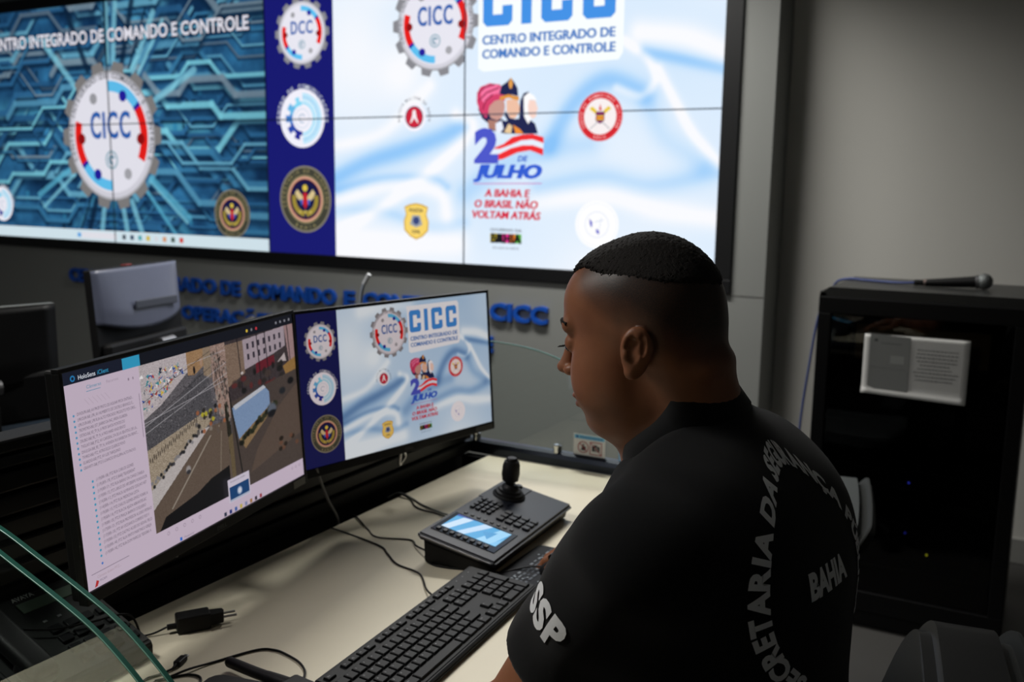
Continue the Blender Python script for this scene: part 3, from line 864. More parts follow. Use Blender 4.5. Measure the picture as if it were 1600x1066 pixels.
GC = [(-1.30, 1.032), (-1.20, 1.030), (-1.12, 1.025), (-1.05, 1.013), (-.976, .990), (-.905, .967), (-.851, .9465), (-.808, .9225), (-.768, .894), (-.735, .863), (-.708, .825), (-.690, .780)]
def glass_pane(label, y, thick=.0055, group=None):
    t = thing("glass_divider", label, "glass divider", (-1.0, y, ZD), 0, group)
    top = smooth_path([(p[0] + 1.0, 0, p[1] - ZD) for p in GC], 5)
    zb = .026
    pts = [(p.x, p.z) for p in top] + [(top[-1].x, zb), (top[0].x, zb)]
    M = Matrix(((1, 0, 0, 0), (0, 0, -1, 0), (0, 1, 0, 0), (0, 0, 0, 1)))
    bm = BM()
    prism(bm, pts[::-1], -thick / 2, thick / 2, M)
    obj("pane", bm, M_GLASS, t)
    # the ground edge that shows green
    bm = BM()
    for sy, w in ((0, thick),):
        n = len(top)
        for i in range(n - 1):
            a, b = top[i], top[i + 1]
            for q, (dz0, dz1) in enumerate(((.0005, -.0016),)):
                vs = [bm.verts.new((p.x, yy, p.z + dz)) for p, yy, dz in ((a, -w / 2 - .0003, dz0), (b, -w / 2 - .0003, dz0), (b, w / 2 + .0003, dz0), (a, w / 2 + .0003, dz0), (a, -w / 2 - .0003, dz1), (b, -w / 2 - .0003, dz1), (b, w / 2 + .0003, dz1), (a, w / 2 + .0003, dz1))]
                for f in ((0, 1, 2, 3), (4, 7, 6, 5), (0, 4, 5, 1), (3, 2, 6, 7)): bm.faces.new([vs[j] for j in f])
    obj("ground_edge", bm, M_GREEN, t)
    bm = BM()
    tube(bm, [(p.x, -thick / 2 - .0002, p.z + .0004) for p in top], .0005, n=6, sm=0)
    obj("bright_arris", bm, M_GREENL, t)
    return t
gp1 = glass_pane("farther of two curved green-edged glass dividers in the lower left corner", .655)
gp2 = glass_pane("nearer of two curved green-edged glass dividers in the lower left corner", .627)
gp3 = glass_pane("clear glass divider with stickers standing on the black rail at the desk's far end", 2.070)
def rail(label, y, xa, xb):
    t = thing("divider_rail", label, "rail", ((xa + xb) / 2, y, ZD))
    bm = BM()
    prof = [(-.022, 0), (.022, 0), (.022, .018), (.017, .028), (.008, .033), (-.008, .033), (-.017, .028), (-.022, .018)]
    M = Matrix(((0, 0, 1, 0), (1, 0, 0, 0), (0, 1, 0, 0), (0, 0, 0, 1)))
    prism(bm, prof, -(xb - xa) / 2, (xb - xa) / 2, M)
    obj("rail_body", bm, mat("blue_black_anodised_rail", (30, 36, 46), 0.28, metal=0.6), t)
    return t
rail("black rail holding the stickered glass divider at the desk's far end", 2.070, -1.36, -.44)
rail("black anodised rail holding the two near glass dividers", .641, -1.36, -.44)
for lab, x in (("chrome clamp on the far rail just right of the right monitor", -1.249), ("chrome clamp on the far rail left of the no-phone sticker", -1.016)):
    t = thing("glass_clamp", lab, "clamp", (x, 2.070, ZD + .030))
    bm = BM(); lathe(bm, [(0, .0), (.007, .0), (.0075, .012), (.0085, .014), (.0085, .019), (.006, .021), (0, .021)], 18, Matrix.Translation((0, -.010, 0)))
    obj("knob", bm, M_CHROME, t, smooth=True)
    bm = BM(); box(bm, (0, 0, .008), (.012, .016, .016), bev=.002); obj("jaw", bm, M_CHROME, t)

def sticker(name, label, x0, x1, z0, z1, y):
    t = thing(name, label, "sticker", ((x0 + x1) / 2, y, z0))
    w, h = x1 - x0, z1 - z0
    bm = BM(); box(bm, (0, 0, h / 2), (w, .0006, h))
    obj("sheet", bm, M_PAPER, t)
    return t, w, h
def flat(name, fn, parent, m, w, h, dy=-.0006):
    e = fn
st, w, h = sticker("warning_sticker", "white sticker on the far glass with no-phone and no-camera signs", -.973, -.889, .7735, .8265, 2.0655)
def decal(name, parent, draw, w, h, dy):
    a = Art(z0=0.0, step=3e-5); draw(a, w, h)
    m = MATS.get("printed_ink")
    if m is None:
        m = bpy.data.materials.new("printed_ink"); m.use_nodes = True
        b = m.node_tree.nodes["Principled BSDF"]; b.inputs["Roughness"].default_value = .7
        at = m.node_tree.nodes.new("ShaderNodeAttribute"); at.attribute_name = "shown"
        m.node_tree.links.new(at.outputs["Color"], b.inputs["Base Color"]); MATS["printed_ink"] = m
    o = a.build(name, m, parent)
    o.rotation_euler = (PI / 2, 0, 0); o.location = (-w / 2, dy, 0)
    return o
def draw_warn(a, w, h):
    a.rect(.002, h - .012, w - .002, h - .002, (110, 176, 206))
    a.disc(.010, h - .007, .0035, (40, 90, 150), 14)
    for k in range(9): a.rect(.017 + .0068 * k, h - .0095, .022 + .0068 * k, h - .005, (60, 110, 160))
    cx, cy, r = w * .31, h * .40, .0145
    a.poly([(cx - .006, cy - .008), (cx + .007, cy - .008), (cx + .007, cy + .002), (cx + .001, cy + .003), (cx + .004, cy + .009), (cx - .002, cy + .007), (cx - .003, cy)], (30, 30, 32))
    a.ring(cx, cy, r * .84, r, (140, 44, 46)); a.line([(cx - r * .62, cy + r * .62), (cx + r * .62, cy - r * .62)], .0022, (140, 44, 46))
    cx = w * .71
    a.rect(cx - .010, cy - .007, cx + .010, cy + .006, (30, 30, 32)); a.rect(cx - .005, cy + .006, cx + .003, cy + .009, (30, 30, 32))
    a.disc(cx + .001, cy - .001, .0045, (170, 168, 166), 18); a.disc(cx + .001, cy - .001, .0026, (30, 30, 32), 14)
    for p, q in (((cx - .015, cy - .015), (cx + .015, cy - .015)), ((cx + .015, cy - .015), (cx + .015, cy + .015)), ((cx + .015, cy + .015), (cx - .015, cy + .015)), ((cx - .015, cy + .015), (cx - .015, cy - .015)), ((cx - .014, cy + .014), (cx + .014, cy - .014))):
        a.line([p, q], .0018, (150, 60, 62))
decal("print", st, draw_warn, w, h, -.0006)
st, w, h = sticker("number_sticker", "white sticker with the number 40 on the far glass by the man's chin", -.853, -.785, .772, .826, 2.0655)
def draw_num(a, w, h):
    for p, q in (((0, .0015), (w, .0015)), ((0, h - .003), (w, h - .003)), ((.0015, 0), (.0015, h)), ((w - .0015, 0), (w - .0015, h))): a.line([p, q], .004, (110, 164, 206))
    a.text("40", .011, .014, .026, (26, 28, 32), width=.042, bold=.03)
decal("print", st, draw_num, w, h, -.0006)

# ------------------------------------------------------------------ the two lit monitors
def frame_matrix(c, a, t, ro):
    a, t, ro = math.radians(a), math.radians(t), math.radians(ro)
    e1 = Vector((math.cos(a), math.sin(a), 0)); n = Vector((math.sin(a), -math.cos(a), 0))
    up = Vector((0, 0, 1)) * math.cos(t) - n * math.sin(t)
    e = e1 * math.cos(ro) + up * math.sin(ro); u = -e1 * math.sin(ro) + up * math.cos(ro)
    z = e.cross(u)
    return Matrix(((e.x, u.x, z.x, c[0]), (e.y, u.y, z.y, c[1]), (e.z, u.z, z.z, c[2]), (0, 0, 0, 1)))
MW, MH = .527, .2965
def monitor(label, c, a, t, ro):
    r = thing("monitor", label, "monitor")
    r.matrix_world = frame_matrix(c, a, t, ro)
    bx, bt, bb = .0055, .0065, .0175
    bm = BM()
    box(bm, (0, MH / 2 + bt / 2, -.004), (MW + 2 * bx, bt, .014), bev=.0012)
    box(bm, (0, -MH / 2 - bb / 2, -.004), (MW + 2 * bx, bb, .016), bev=.0015)
    for s in (-1, 1): box(bm, (s * (MW / 2 + bx / 2), 0, -.004), (bx, MH + .001, .014), bev=.0012)
    obj("bezel", bm, M_BLACK, r)
    bm = BM(); box(bm, (0, -.005, -.016), (MW + 2 * bx - .002, MH + .018, .018), bev=.004)
    box(bm, (0, -.03, -.033), (MW * .6, MH * .55, .022), bev=.01)
    obj("back_cover", bm, M_BLACK, r)
    bm = BM(); box(bm, (0, 0, -.0015), (MW, MH, .002)); obj("screen", bm, mat("dark_screen", (8, 8, 10), .3), r)
    # mount: plate, arm back to the slat wall
    inv = r.matrix_world.inverted()
    bm = BM(); box(bm, (0, -.02, -.05), (.12, .12, .012), bev=.002); obj("mount_plate", bm, M_BLACKG, r)
    p0 = Vector((0, -.02, -.05)); w0 = r.matrix_world @ p0
    bm = BM(); tube(bm, [p0, inv @ Vector((-1.2605, w0.y, w0.z - .004))], .018, n=14, sm=0); obj("mount_arm", bm, M_BLACKG, r)
    return r
mon_l = monitor("left lit monitor showing a camera list and street videos", (-1.1212, 1.0375, 1.033), 99.01, 2.89, 1.5)
mon_r = monitor("right lit monitor showing the CICC slide with emblems", (-1.1534, 1.6117, 1.0284), 78.33, 4.11, .2)
def badge(r, x0, x1, y0_, y1_, m, name, label):
    bm = BM(); box(bm, ((x0 + x1) / 2, (y0_ + y1_) / 2, .0045), (x1 - x0, y1_ - y0_, .0006), bev=.0002)
    obj(name, bm, m, r, label=label)
M_BADGE = mat("grey_label", (112, 112, 106), .6)
badge(mon_l, .222, .259, -.1635, -.1505, M_BADGE, "asset_label", "small grey label on the bezel's corner")
badge(mon_r, .205, .262, -.1635, -.1515, mat("dark_grey_label", (58, 58, 58), .6), "asset_label", "dark grey label on the bezel's corner")
for r, x in ((mon_l, .015), (mon_r, .0)):
    a = Art(z0=.0046)
    a.text("DELL", x - .011, -.1605, .0060, (58, 58, 60), width=.024, bold=.02)
    a.build("maker_logo", mat("logo_grey", (60, 60, 62), .5), r)
# metal bits hanging below the two screens
def local_tube(r, pts, rad, name, m):
    inv = r.matrix_world.inverted(); bm = BM()
    tube(bm, [inv @ Vector(p) for p in pts], rad, n=10, sm=6); obj(name, bm, m, r, smooth=True)
local_tube(mon_l, [(-1.155, 1.000, .838), (-1.150, 1.006, .856), (-1.148, 1.018, .864), (-1.150, 1.034, .858)], .005, "cable_hook", M_STEEL)
local_tube(mon_l, [(-1.150, 1.040, .852), (-1.146, 1.052, .856), (-1.148, 1.058, .868)], .0028, "cable_clip", M_CHROME)
local_tube(mon_r, [(-1.180, 1.632, .822), (-1.180, 1.636, .848), (-1.180, 1.648, .848), (-1.180, 1.652, .836), (-1.180, 1.632, .822)], .0035, "wire_loop", M_CHROME)

# right monitor: the slide
slide(mon_r, MW, MH, -MW / 2, MH / 2, M_PICT_MON, M_ART_MON, ((74, 104, 142), (128, 152, 178), (192, 196, 200)), lambda c: (c[0] * .80, c[1] * .76, c[2] * .74), (18, 19, 62), z=.0002)
# left monitor: camera client
rng = np.random.default_rng(3); rd = random.Random(9)
V = Raster(330, 280, (80, 74, 76))
def vp(pts, c, noise=6, a=1.0): V.poly(pts, c, a, noise, rng)
# upper left street
vp([(0, 0), (.5, 0), (.5, .5), (0, .5)], (88, 84, 88), 26)
vp([(0, 0), (.26, 0), (.26, .12), (.10, .26), (0, .32)], (176, 166, 168), 20)
for i in range(190):
    x = rd.uniform(0, .24); y = rd.uniform(.06, .30 - x * .9) if x < .22 else .1
    vp([(x + rd.uniform(-.014, .014), y + rd.uniform(-.02, .02)) for _k in range(3)], rd.choice([(40, 74, 150), (200, 170, 60), (170, 60, 50), (60, 130, 140), (210, 205, 205), (30, 40, 60), (190, 180, 180), (230, 226, 226)]), 8)
vp([(.26, 0), (.37, 0), (.37, .10), (.30, .15), (.26, .14)], (150, 118, 86), 14)
vp([(.36, .0), (.41, .0), (.40, .2), (.355, .17)], (136, 118, 100), 18)
vp([(.17, .28), (.33, .14), (.38, .2), (.40, .45), (0, .52), (0, .36)], (74, 72, 76), 22)
vp([(.405, 0), (.5, 0), (.5, .5), (.43, .46), (.405, .2)], (146, 122, 112), 26)
for i in range(10): V.seg((rd.uniform(.41, .5), rd.uniform(0, .4)), (rd.uniform(.41, .5), rd.uniform(0, .4)), .004, (40, 36, 36), .8)
V.blob(.30, .12, .008, .03, (24, 22, 26)); V.blob(.345, .08, .01, .04, (160, 130, 110))
for p, q in (((0, .36), (.5, .13)), ((0, .40), (.5, .20)), ((0, .34), (.5, .24)), ((.05, .1), (.5, .05))): V.seg(p, q, .004, (176, 172, 176), .8)
for p, q in (((0, .22), (.4, .03)), ((.1, .3), (.48, .08))): V.seg(p, q, .003, (30, 28, 30), .8)
# lower left avenue
vp([(0, .50), (.33, .40), (.40, .46), (.30, .52), (0, .78)], (150, 136, 118), 24)
for i in range(26): V.blob(.01 + .011 * i, .56 - .0055 * i + .01 * (i % 2), .004, .02, (60, 52, 46), .8)
vp([(0, .74), (.30, .50), (.36, .50), (0, .86)], (176, 168, 166), 12)
for i in range(30): V.blob(.006 + .0105 * i, .715 - .0075 * i + rd.uniform(-.02, .02), .009, .014, rd.choice([(30, 30, 34), (50, 50, 56), (120, 118, 122), (24, 26, 30)]), .9)
vp([(0, .86), (.36, .50), (.47, .50), (.47, 1), (0, 1)], (92, 78, 68), 7)
V.seg((.10, .90), (.36, .56), .008, (150, 140, 128), .9); V.seg((.43, .56), (.40, .84), .006, (130, 118, 104), .7)
vp([(.02, 1), (.06, .93), (.25, .88), (.34, .83), (.46, .80), (.46, 1)], (17, 17, 20), 2)
V.blob(.21, .71, .018, .03, (150, 145, 145), .9); V.blob(.21, .725, .016, .016, (40, 40, 46), .9)
for i in range(26): V.blob(rd.uniform(.28, .46), rd.uniform(.38, .52), .012, .018, rd.choice([(40, 36, 34), (170, 160, 40), (130, 120, 110), (90, 84, 80), (26, 26, 28), (150, 90, 60)]), .9)
vp([(.462, .40), (.485, .38), (.495, .60), (.50, 1), (.478, 1), (.468, .6)], (38, 36, 29), 14)
for i in range(60): V.blob(rd.uniform(.40, .50), rd.uniform(.05, .55), rd.uniform(.003, .010), rd.uniform(.005, .025), rd.choice([(40, 36, 34), (60, 54, 50), (120, 110, 104), (90, 80, 74), (150, 140, 130)]), .7)
for i in range(90): V.blob(rd.uniform(.05, .44), rd.uniform(.18, .46), .004, .005, rd.choice([(130, 126, 128), (40, 38, 42), (110, 106, 110)]), .8)
for i in range(70): V.blob(rd.uniform(.5, .98), rd.uniform(.16, .40), rd.uniform(.004, .012), rd.uniform(.006, .03), rd.choice([(20, 18, 18), (50, 44, 42), (120, 104, 96), (34, 30, 30)]), .7)
vp([(.47, .62), (.50, .60), (.505, .9), (.475, .93)], (96, 82, 60), 8)
# upper right square
vp([(.5, 0), (1, 0), (1, .42), (.5, .40)], (58, 50, 52), 12)
vp([(.5, .02), (.62, .02), (.62, .24), (.5, .30)], (120, 100, 86), 16)
vp([(.62, .02), (.93, .0), (.93, .14), (.84, .17), (.62, .22)], (156, 142, 150), 10)
for i in range(7):
    for j in range(2): vp([(.645 + .04 * i, .05 + .07 * j - .002 * i), (.66 + .04 * i, .05 + .07 * j - .002 * i), (.66 + .04 * i, .09 + .07 * j - .002 * i), (.645 + .04 * i, .09 + .07 * j - .002 * i)], (52, 46, 56), 4)
vp([(.93, 0), (1, 0), (1, .26), (.955, .28)], (150, 122, 122), 8)
vp([(.70, .20), (.84, .18), (.84, .24), (.70, .27)], (96, 30, 40), 8)
for x in (.585, .72, .78, .955): V.seg((x, 0), (x + .01, .36), .006, (30, 26, 30), .9)
vp([(.86, .24), (.92, .19), (.93, .25)], (176, 164, 164), 6); vp([(.90, .28), (1, .24), (1, .33), (.92, .35)], (140, 106, 60), 8)
for i in range(22): V.blob(rd.uniform(.52, .9), rd.uniform(.24, .38), rd.uniform(.012, .03), rd.uniform(.02, .035), rd.choice([(24, 24, 24), (40, 36, 34), (66, 54, 50), (90, 40, 40)]), .85)
V.blob(.60, .235, .012, .012, (190, 180, 180))
# lower right bay
vp([(.5, .40), (1, .33), (1, 1), (.5, 1)], (70, 60, 56), 6)
vp([(.51, .44), (.60, .42), (.74, .37), (.78, .42), (.78, .52), (.54, .66)], (118, 140, 172), 7)
vp([(.52, .43), (.74, .365), (.76, .385), (.53, .46)], (180, 182, 190), 8)
vp([(.54, .66), (.80, .50), (.83, .52), (.58, .74)], (128, 104, 74), 14)
for i in range(26): V.blob(.55 + .011 * i, .69 - .0075 * i + rd.uniform(-.02, .02), .016, .022, rd.choice([(28, 32, 22), (44, 46, 32), (20, 22, 18)]), .9)
V.blob(.79, .55, .04, .055, (86, 92, 104)); V.blob(.79, .58, .045, .03, (24, 24, 28)); V.blob(.88, .45, .03, .03, (34, 36, 40)); V.blob(.95, .40, .03, .03, (20, 20, 22))
vp([(.84, .55), (1, .43), (1, .80), (.60, .92), (.66, .78)], (84, 70, 62), 5)
for i in range(9): V.blob(rd.uniform(.82, .98), rd.uniform(.78, .86), .018, .02, rd.choice([(30, 24, 20), (100, 66, 50)]), .8)
V.seg((.50, .33), (.55, .98), .008, (20, 20, 20), .9)
lx0, ly1 = -MW / 2, MH / 2
mx = lambda u: lx0 + u * MW
my = lambda v: ly1 - v * MH
a = Art(z0=.0002)
a.rect(mx(0), my(1), mx(1), my(0), (182, 166, 182))
a.build("desktop_background", M_PICT_MON, mon_l)
V.A *= .93
picture("street_videos", V.A, MW * (1 - .2605), MH * .838, M_PICT_MON, mon_l, .0006, mx(.2605), my(.896))
a = Art(z0=.0010)
a.rect(mx(0), my(.0565), mx(.2605), my(0), (24, 28, 42)); a.rect(mx(.2605), my(.058), mx(1), my(0), (20, 22, 30))
a.rect(mx(.202), my(.0575), mx(.267), my(.004), (46, 140, 176))
a.disc(mx(.032), my(.034), .0042, (36, 110, 160), 16); a.disc(mx(.032), my(.034), .0022, (24, 28, 42), 12)
a.text("HoloSens", mx(.050), my(.045), .0058, (206, 210, 220), width=.030, bold=.004); a.text("iClient", mx(.114), my(.045), .0058, (50, 140, 180), width=.020, bold=.004)
for k, c in enumerate(((206, 176, 60), (110, 110, 116), (180, 50, 60))): a.disc(mx(.745 + .025 * k), my(.03), .0026, c, 12)
for k in range(4): a.rect(mx(.90 + .025 * k), my(.036), mx(.909 + .025 * k), my(.022), (120, 120, 128))
a.build("title_bar", M_ART_MON, mon_l)
a.text("Câmeras", mx(.072), my(.094), .0044, (64, 130, 156), width=.026); a.rect(mx(.070), my(.1075), mx(.118), my(.105), (64, 130, 156))
a.text("Recursos", mx(.14), my(.094), .0040, (150, 136, 150), width=.022); a.rect(mx(.215), my(.112), mx(.22), my(.100), (130, 116, 130)); a.rect(mx(.232), my(.112), mx(.236), my(.100), (130, 116, 130))
for k in range(6): a.line([(mx(.06 + .014 * k), my(.135)), (mx(.075 + .014 * k), my(.168))], .0006, (164, 148, 162))
rows1 = ["DVVDLPR-068_AV PROF PINTO DE AGUIAR PROX ENTRAD...", "LPR/OUR-068_LPR_AV HUMBERTO DE CASTELO BRANCO E...", "LPR/OUR-068_LPR RUA ALTO MERCADO PRODUTO POS ORIG...", "TROMETRO-068_EST_BARRO DA PAZ_AREIA GUARDIA", "OSTRO-068_RE_TP_N_A PROF SANTA MONTES DO", "DRUBIO-068_RE_TP_N_A PASS HARD HINDOENTO", "TVGUAT-068_PTZ_AV CARDEAL DA SILVA SENTIDO DE LA...", "DIVULGA-068_RE_TP_N_AVENIDA RUI BARBOSA DA FRENT...", "TVMRIO-068_PTZ_ASTROGILDO QUEIROZ POVO", "GUARDIO-068_PTZ_AV LUIS TARQUINIO", "GRAWITY-068_PTZ E LOANCIO EM KLIPPA ALTO PAOVO."]
rows2 = ["(119)SRR-108_PTZ RUA CARLOS GOMES", "(119)SRR-170_PTZ E BARJ TEIXEIRENT", "(119)SRR-171_PTZ RUA BARAO DA CANGI CANELA", "(119)SRR-172_PTZ LARGO DO ARCEBISPO FUNDADOR", "(114)SRR-112_PTZ PRACA ALMIRANTE COELHO NET", "(114)SRR-114_PTZ RUA MEDICINA LISTA", "(119)SRR-115_PTZ CARLOS GOMES-SIMÃO FORRE A", "(119)SRR-118_PTZ RUA DA AJUDA ABRANTES-BC", "(119)SRR-120_PTZ E PRAÇA BARROS COQUEIRO", "(117)SRR-121_PTZ RUA PROFESSOR ALOISIO FERRAO", "(117)SRR-130_PTZ AV OCEANICA CORREIO RIO V", "(119)SRR-133_PTZ CASTRO ALVES DO SEIXAL PELO", "(110)SRR-140_PTZ RUA PINTO MARTINS E IGREJA", "(119)SRR-142_PTZ RUA DOM MARCOS TEIXEIRA A"]
for k, s in enumerate(rows1):
    v = .2005 + .0246 * k
    a.disc(mx(.020 + .0002 * k), my(v - .004), .0017, (74, 136, 170), 10)
    a.text(s, mx(.031), my(v), .0040, (96, 86, 100), width=min(.00205 * len(s), MW * .215))
a.rect(mx(.2465), my(.40), mx(.2482), my(.186), (110, 98, 112))
for k, s in enumerate(rows2):
    v = .5155 + .0268 * k
    a.disc(mx(.054 - .0002 * k), my(v - .004), .0018, (60, 140, 172), 10)
    a.text(s, mx(.066), my(v), .0041, (96, 86, 100), width=min(.00212 * len(s), MW * .185))
a.disc(mx(.052), my(.895), .0018, (70, 110, 180), 10)
a.rect(mx(.012), my(.926), mx(.145), my(.9235), (104, 92, 108)); a.text("Câmera dados PTZ...", mx(.03), my(.952), .0036, (160, 140, 150), width=.044)
a.poly([(mx(.018), my(.988)), (mx(.026), my(.958)), (mx(.034), my(.966)), (mx(.028), my(.986))], (166, 44, 46))
a.text("IPCAM", mx(.038), my(.972), .003, (110, 100, 120), width=.012)
for k in range(5): a.ring(mx(.30 + .034 * k), my(.918), .0022, .0028, (124, 108, 124), 12)
for k in range(3): a.ring(mx(.92 + .022 * k), my(.918), .0018, .0024, (134, 112, 130), 12)
a.rect(mx(.343), my(.988), mx(.352), my(.970), (40, 100, 190)); a.text("Pesquisar", mx(.362), my(.985), .0034, (120, 108, 128), width=.022)
for k, c in enumerate(((44, 50, 70), (40, 52, 110), (60, 90, 150), (180, 160, 70), (120, 124, 160), (150, 110, 70), (50, 44, 54), (140, 54, 64))): a.rect(mx(.545 + .026 * k), my(.988), mx(.557 + .026 * k), my(.966), c)
a.rect(mx(.574), my(.930), mx(.683), my(.801), (186, 178, 192)); a.rect(mx(.580), my(.925), mx(.678), my(.845), (24, 60, 104))
a.disc(mx(.629), my(.885), .0068, (120, 140, 170), 20); a.disc(mx(.629), my(.885), .0045, (190, 190, 200), 16); a.rect(mx(.580), my(.925), mx(.678), my(.915), (150, 160, 180))
a.text("Ambiente de trabalho", mx(.586), my(.822), .003, (110, 102, 116), width=.040)
a.build("client_window", M_ART_MON, mon_l)

# ------------------------------------------------------------------ keyboard
def key_mesh(w, d, h, legend):
    bm = BM()
    t = .0013
    for z0, z1, i0, i1 in ((0, h, 0, t),):
        b = [bm.verts.new((sx * (w / 2), sy * (d / 2), z0)) for sx, sy in ((-1, -1), (1, -1), (1, 1), (-1, 1))]
        m_ = [bm.verts.new((sx * (w / 2 - t * .6), sy * (d / 2 - t * .6), h * .85)) for sx, sy in ((-1, -1), (1, -1), (1, 1), (-1, 1))]
        u = [bm.verts.new((sx * (w / 2 - t * 1.3), sy * (d / 2 - t * 1.3), h)) for sx, sy in ((-1, -1), (1, -1), (1, 1), (-1, 1))]
        for A, B in ((b, m_), (m_, u)):
            for i in range(4): bm.faces.new((A[i], A[(i + 1) % 4], B[(i + 1) % 4], B[i]))
        bm.faces.new(u)
    bmesh.ops.recalc_face_normals(bm, faces=bm.faces[:])
    if legend:
        Vv, F = glyphs(legend, 0.01, 0, 2)
        hh = .0026
        P = Vv * hh
        if len(P):
            vs = [bm.verts.new((p[0] - w / 2 + .0036, p[1] + d / 2 - .0036 - hh, h + .0001)) for p in P]
            for f in F:
                try: bm.faces.new([vs[j] for j in f]).material_index = 1
                except ValueError: pass
    return bm
def add_key(parent, name, x, y, z, w, d, h, legend, ms, tilt=0.0, collect=None):
    bm = key_mesh(w, d, h, legend)
    me = bpy.data.meshes.new(name)
    if collect is not None:
        M = Matrix.Translation((x, y, z)) @ Matrix.Rotation(tilt, 4, 'X')
        bmesh.ops.transform(bm, matrix=M, verts=bm.verts[:])
        tmp = bpy.data.meshes.new("t"); bm.to_mesh(tmp); bm.free(); collect.from_mesh(tmp); bpy.data.meshes.remove(tmp)
        return
    bm.to_mesh(me); bm.free()
    for m in ms: me.materials.append(m)
    o = bpy.data.objects.new(name, me); link(o, parent)
    o.location = (x, y, z); o.rotation_euler = (tilt, 0, 0)
M_KEY = mat("key_plastic", (23, 24, 26), .52, spec=.22, bump=.05, bscale=1500)
M_LEG = mat("key_legend", (150, 152, 156), .6)
M_KBODY = mat("keyboard_body_plastic", (26, 27, 29), .55, spec=.25, bump=.05, bscale=1200)
kb = thing("keyboard", "black full size computer keyboard in front of the man's left arm", "keyboard", (-.7555, 1.145, ZD), math.radians(93.8))
KW, KD = .442, .134
def kz(y): return .0115 + (y + KD / 2) / KD * .0105
bm = BM()
prof = [(-KD / 2, .003), (-KD / 2 + .006, .0), (KD / 2, .0), (KD / 2, kz(KD / 2) - .002), (KD / 2 - .004, kz(KD / 2)), (-KD / 2 + .006, kz(-KD / 2 + .006)), (-KD / 2, .008)]
M = Matrix(((0, 0, 1, 0), (1, 0, 0, 0), (0, 1, 0, 0), (0, 0, 0, 1)))
prism(bm, prof, -KW / 2, KW / 2, M)
bmesh.ops.bevel(bm, geom=bm.edges[:], offset=.0018, segments=2, affect='EDGES', clamp_overlap=True)
obj("body", bm, M_KBODY, kb)
U = .01905; px0 = -11.25 * U
tilt = math.atan2(.0105, KD)
rows = []
rows.append((2.725, .72, [(0, 1, "Esc")] + [(2 + i, 1, "F%d" % (i + 1)) for i in range(4)] + [(6.5 + i, 1, "F%d" % (i + 5)) for i in range(4)] + [(11 + i, 1, "F%d" % (i + 9)) for i in range(4)] + [(15.25, 1, "Pr"), (16.25, 1, "Sc"), (17.25, 1, "Pa")]))
num = list("'1234567890-=")
rows.append((1.6, 1, [(i, 1, c) for i, c in enumerate(num)] + [(13, 2, "←")] + [(15.25, 1, "Ins"), (16.25, 1, "Hm"), (17.25, 1, "Pu")] + [(18.5, 1, "Nm"), (19.5, 1, "/"), (20.5, 1, "*"), (21.5, 1, "-")]))
rows.append((.6, 1, [(0, 1.5, "Tab")] + [(1.5 + i, 1, c) for i, c in enumerate("QWERTYUIOP´[")] + [(13.5, 1.5, "Ent")] + [(15.25, 1, "Del"), (16.25, 1, "End"), (17.25, 1, "Pd")] + [(18.5, 1, "7"), (19.5, 1, "8"), (20.5, 1, "9")]))
rows.append((-.4, 1, [(0, 1.75, "Caps")] + [(1.75 + i, 1, c) for i, c in enumerate("ASDFGHJKLÇ~]")] + [(13.75, 1.25, "")] + [(18.5, 1, "4"), (19.5, 1, "5"), (20.5, 1, "6")]))
rows.append((-1.4, 1, [(0, 1.25, "⇧"), (1.25, 1, "\\")] + [(2.25 + i, 1, c) for i, c in enumerate("ZXCVBNM,.;/")] + [(13.25, 1.75, "⇧"), (16.25, 1, "↑"), (18.5, 1, "1"), (19.5, 1, "2"), (20.5, 1, "3")]))
rows.append((-2.4, 1, [(0, 1.25, "Ctrl"), (1.25, 1.25, ""), (2.5, 1.25, "Alt"), (3.75, 6.25, ""), (10, 1.25, "Gr"), (11.25, 1.25, "Fn"), (12.5, 1.25, ""), (13.75, 1.25, "Ctrl"), (15.25, 1, "←"), (16.25, 1, "↓"), (17.25, 1, "→"), (18.5, 2, "0"), (20.5, 1, ",")]))
rest = BM(); nk = 0
for yu, hd, ks in rows:
    for x, w, lg in ks:
        cx = px0 + (x + w / 2) * U; cy = yu * U
        nk += 1
        late = lg in ("Pr", "Sc", "Pa", "F10", "F11", "F12", "F9", "F8")
        add_key(kb, "key", cx, cy, kz(cy) - .0005, w * U - .0026, hd * U - .0026, .0042, lg, (M_KEY, M_LEG), tilt, rest if late else None)
for x, y0_, lg in ((21.5, .1, "+"), (21.5, -1.9, "")):
    cy = y0_ * U
    add_key(kb, "key", px0 + (x + .5) * U, cy, kz(cy) - .0005, U - .0026, 2 * U - .0026, .0042, lg, (M_KEY, M_LEG), tilt)
o = obj("function_keys", rest, (M_KEY, M_LEG), kb); o["kind"] = "stuff"
bm = BM()
for k in range(3): lathe(bm, [(0, 0), (.0012, 0), (.0012, .0006), (0, .0006)], 12, Matrix.Translation((px0 + (19.3 + k * 1.1) * U, 2.85 * U, kz(2.85 * U))))
obj("indicator_light", bm, M_LEG, kb)

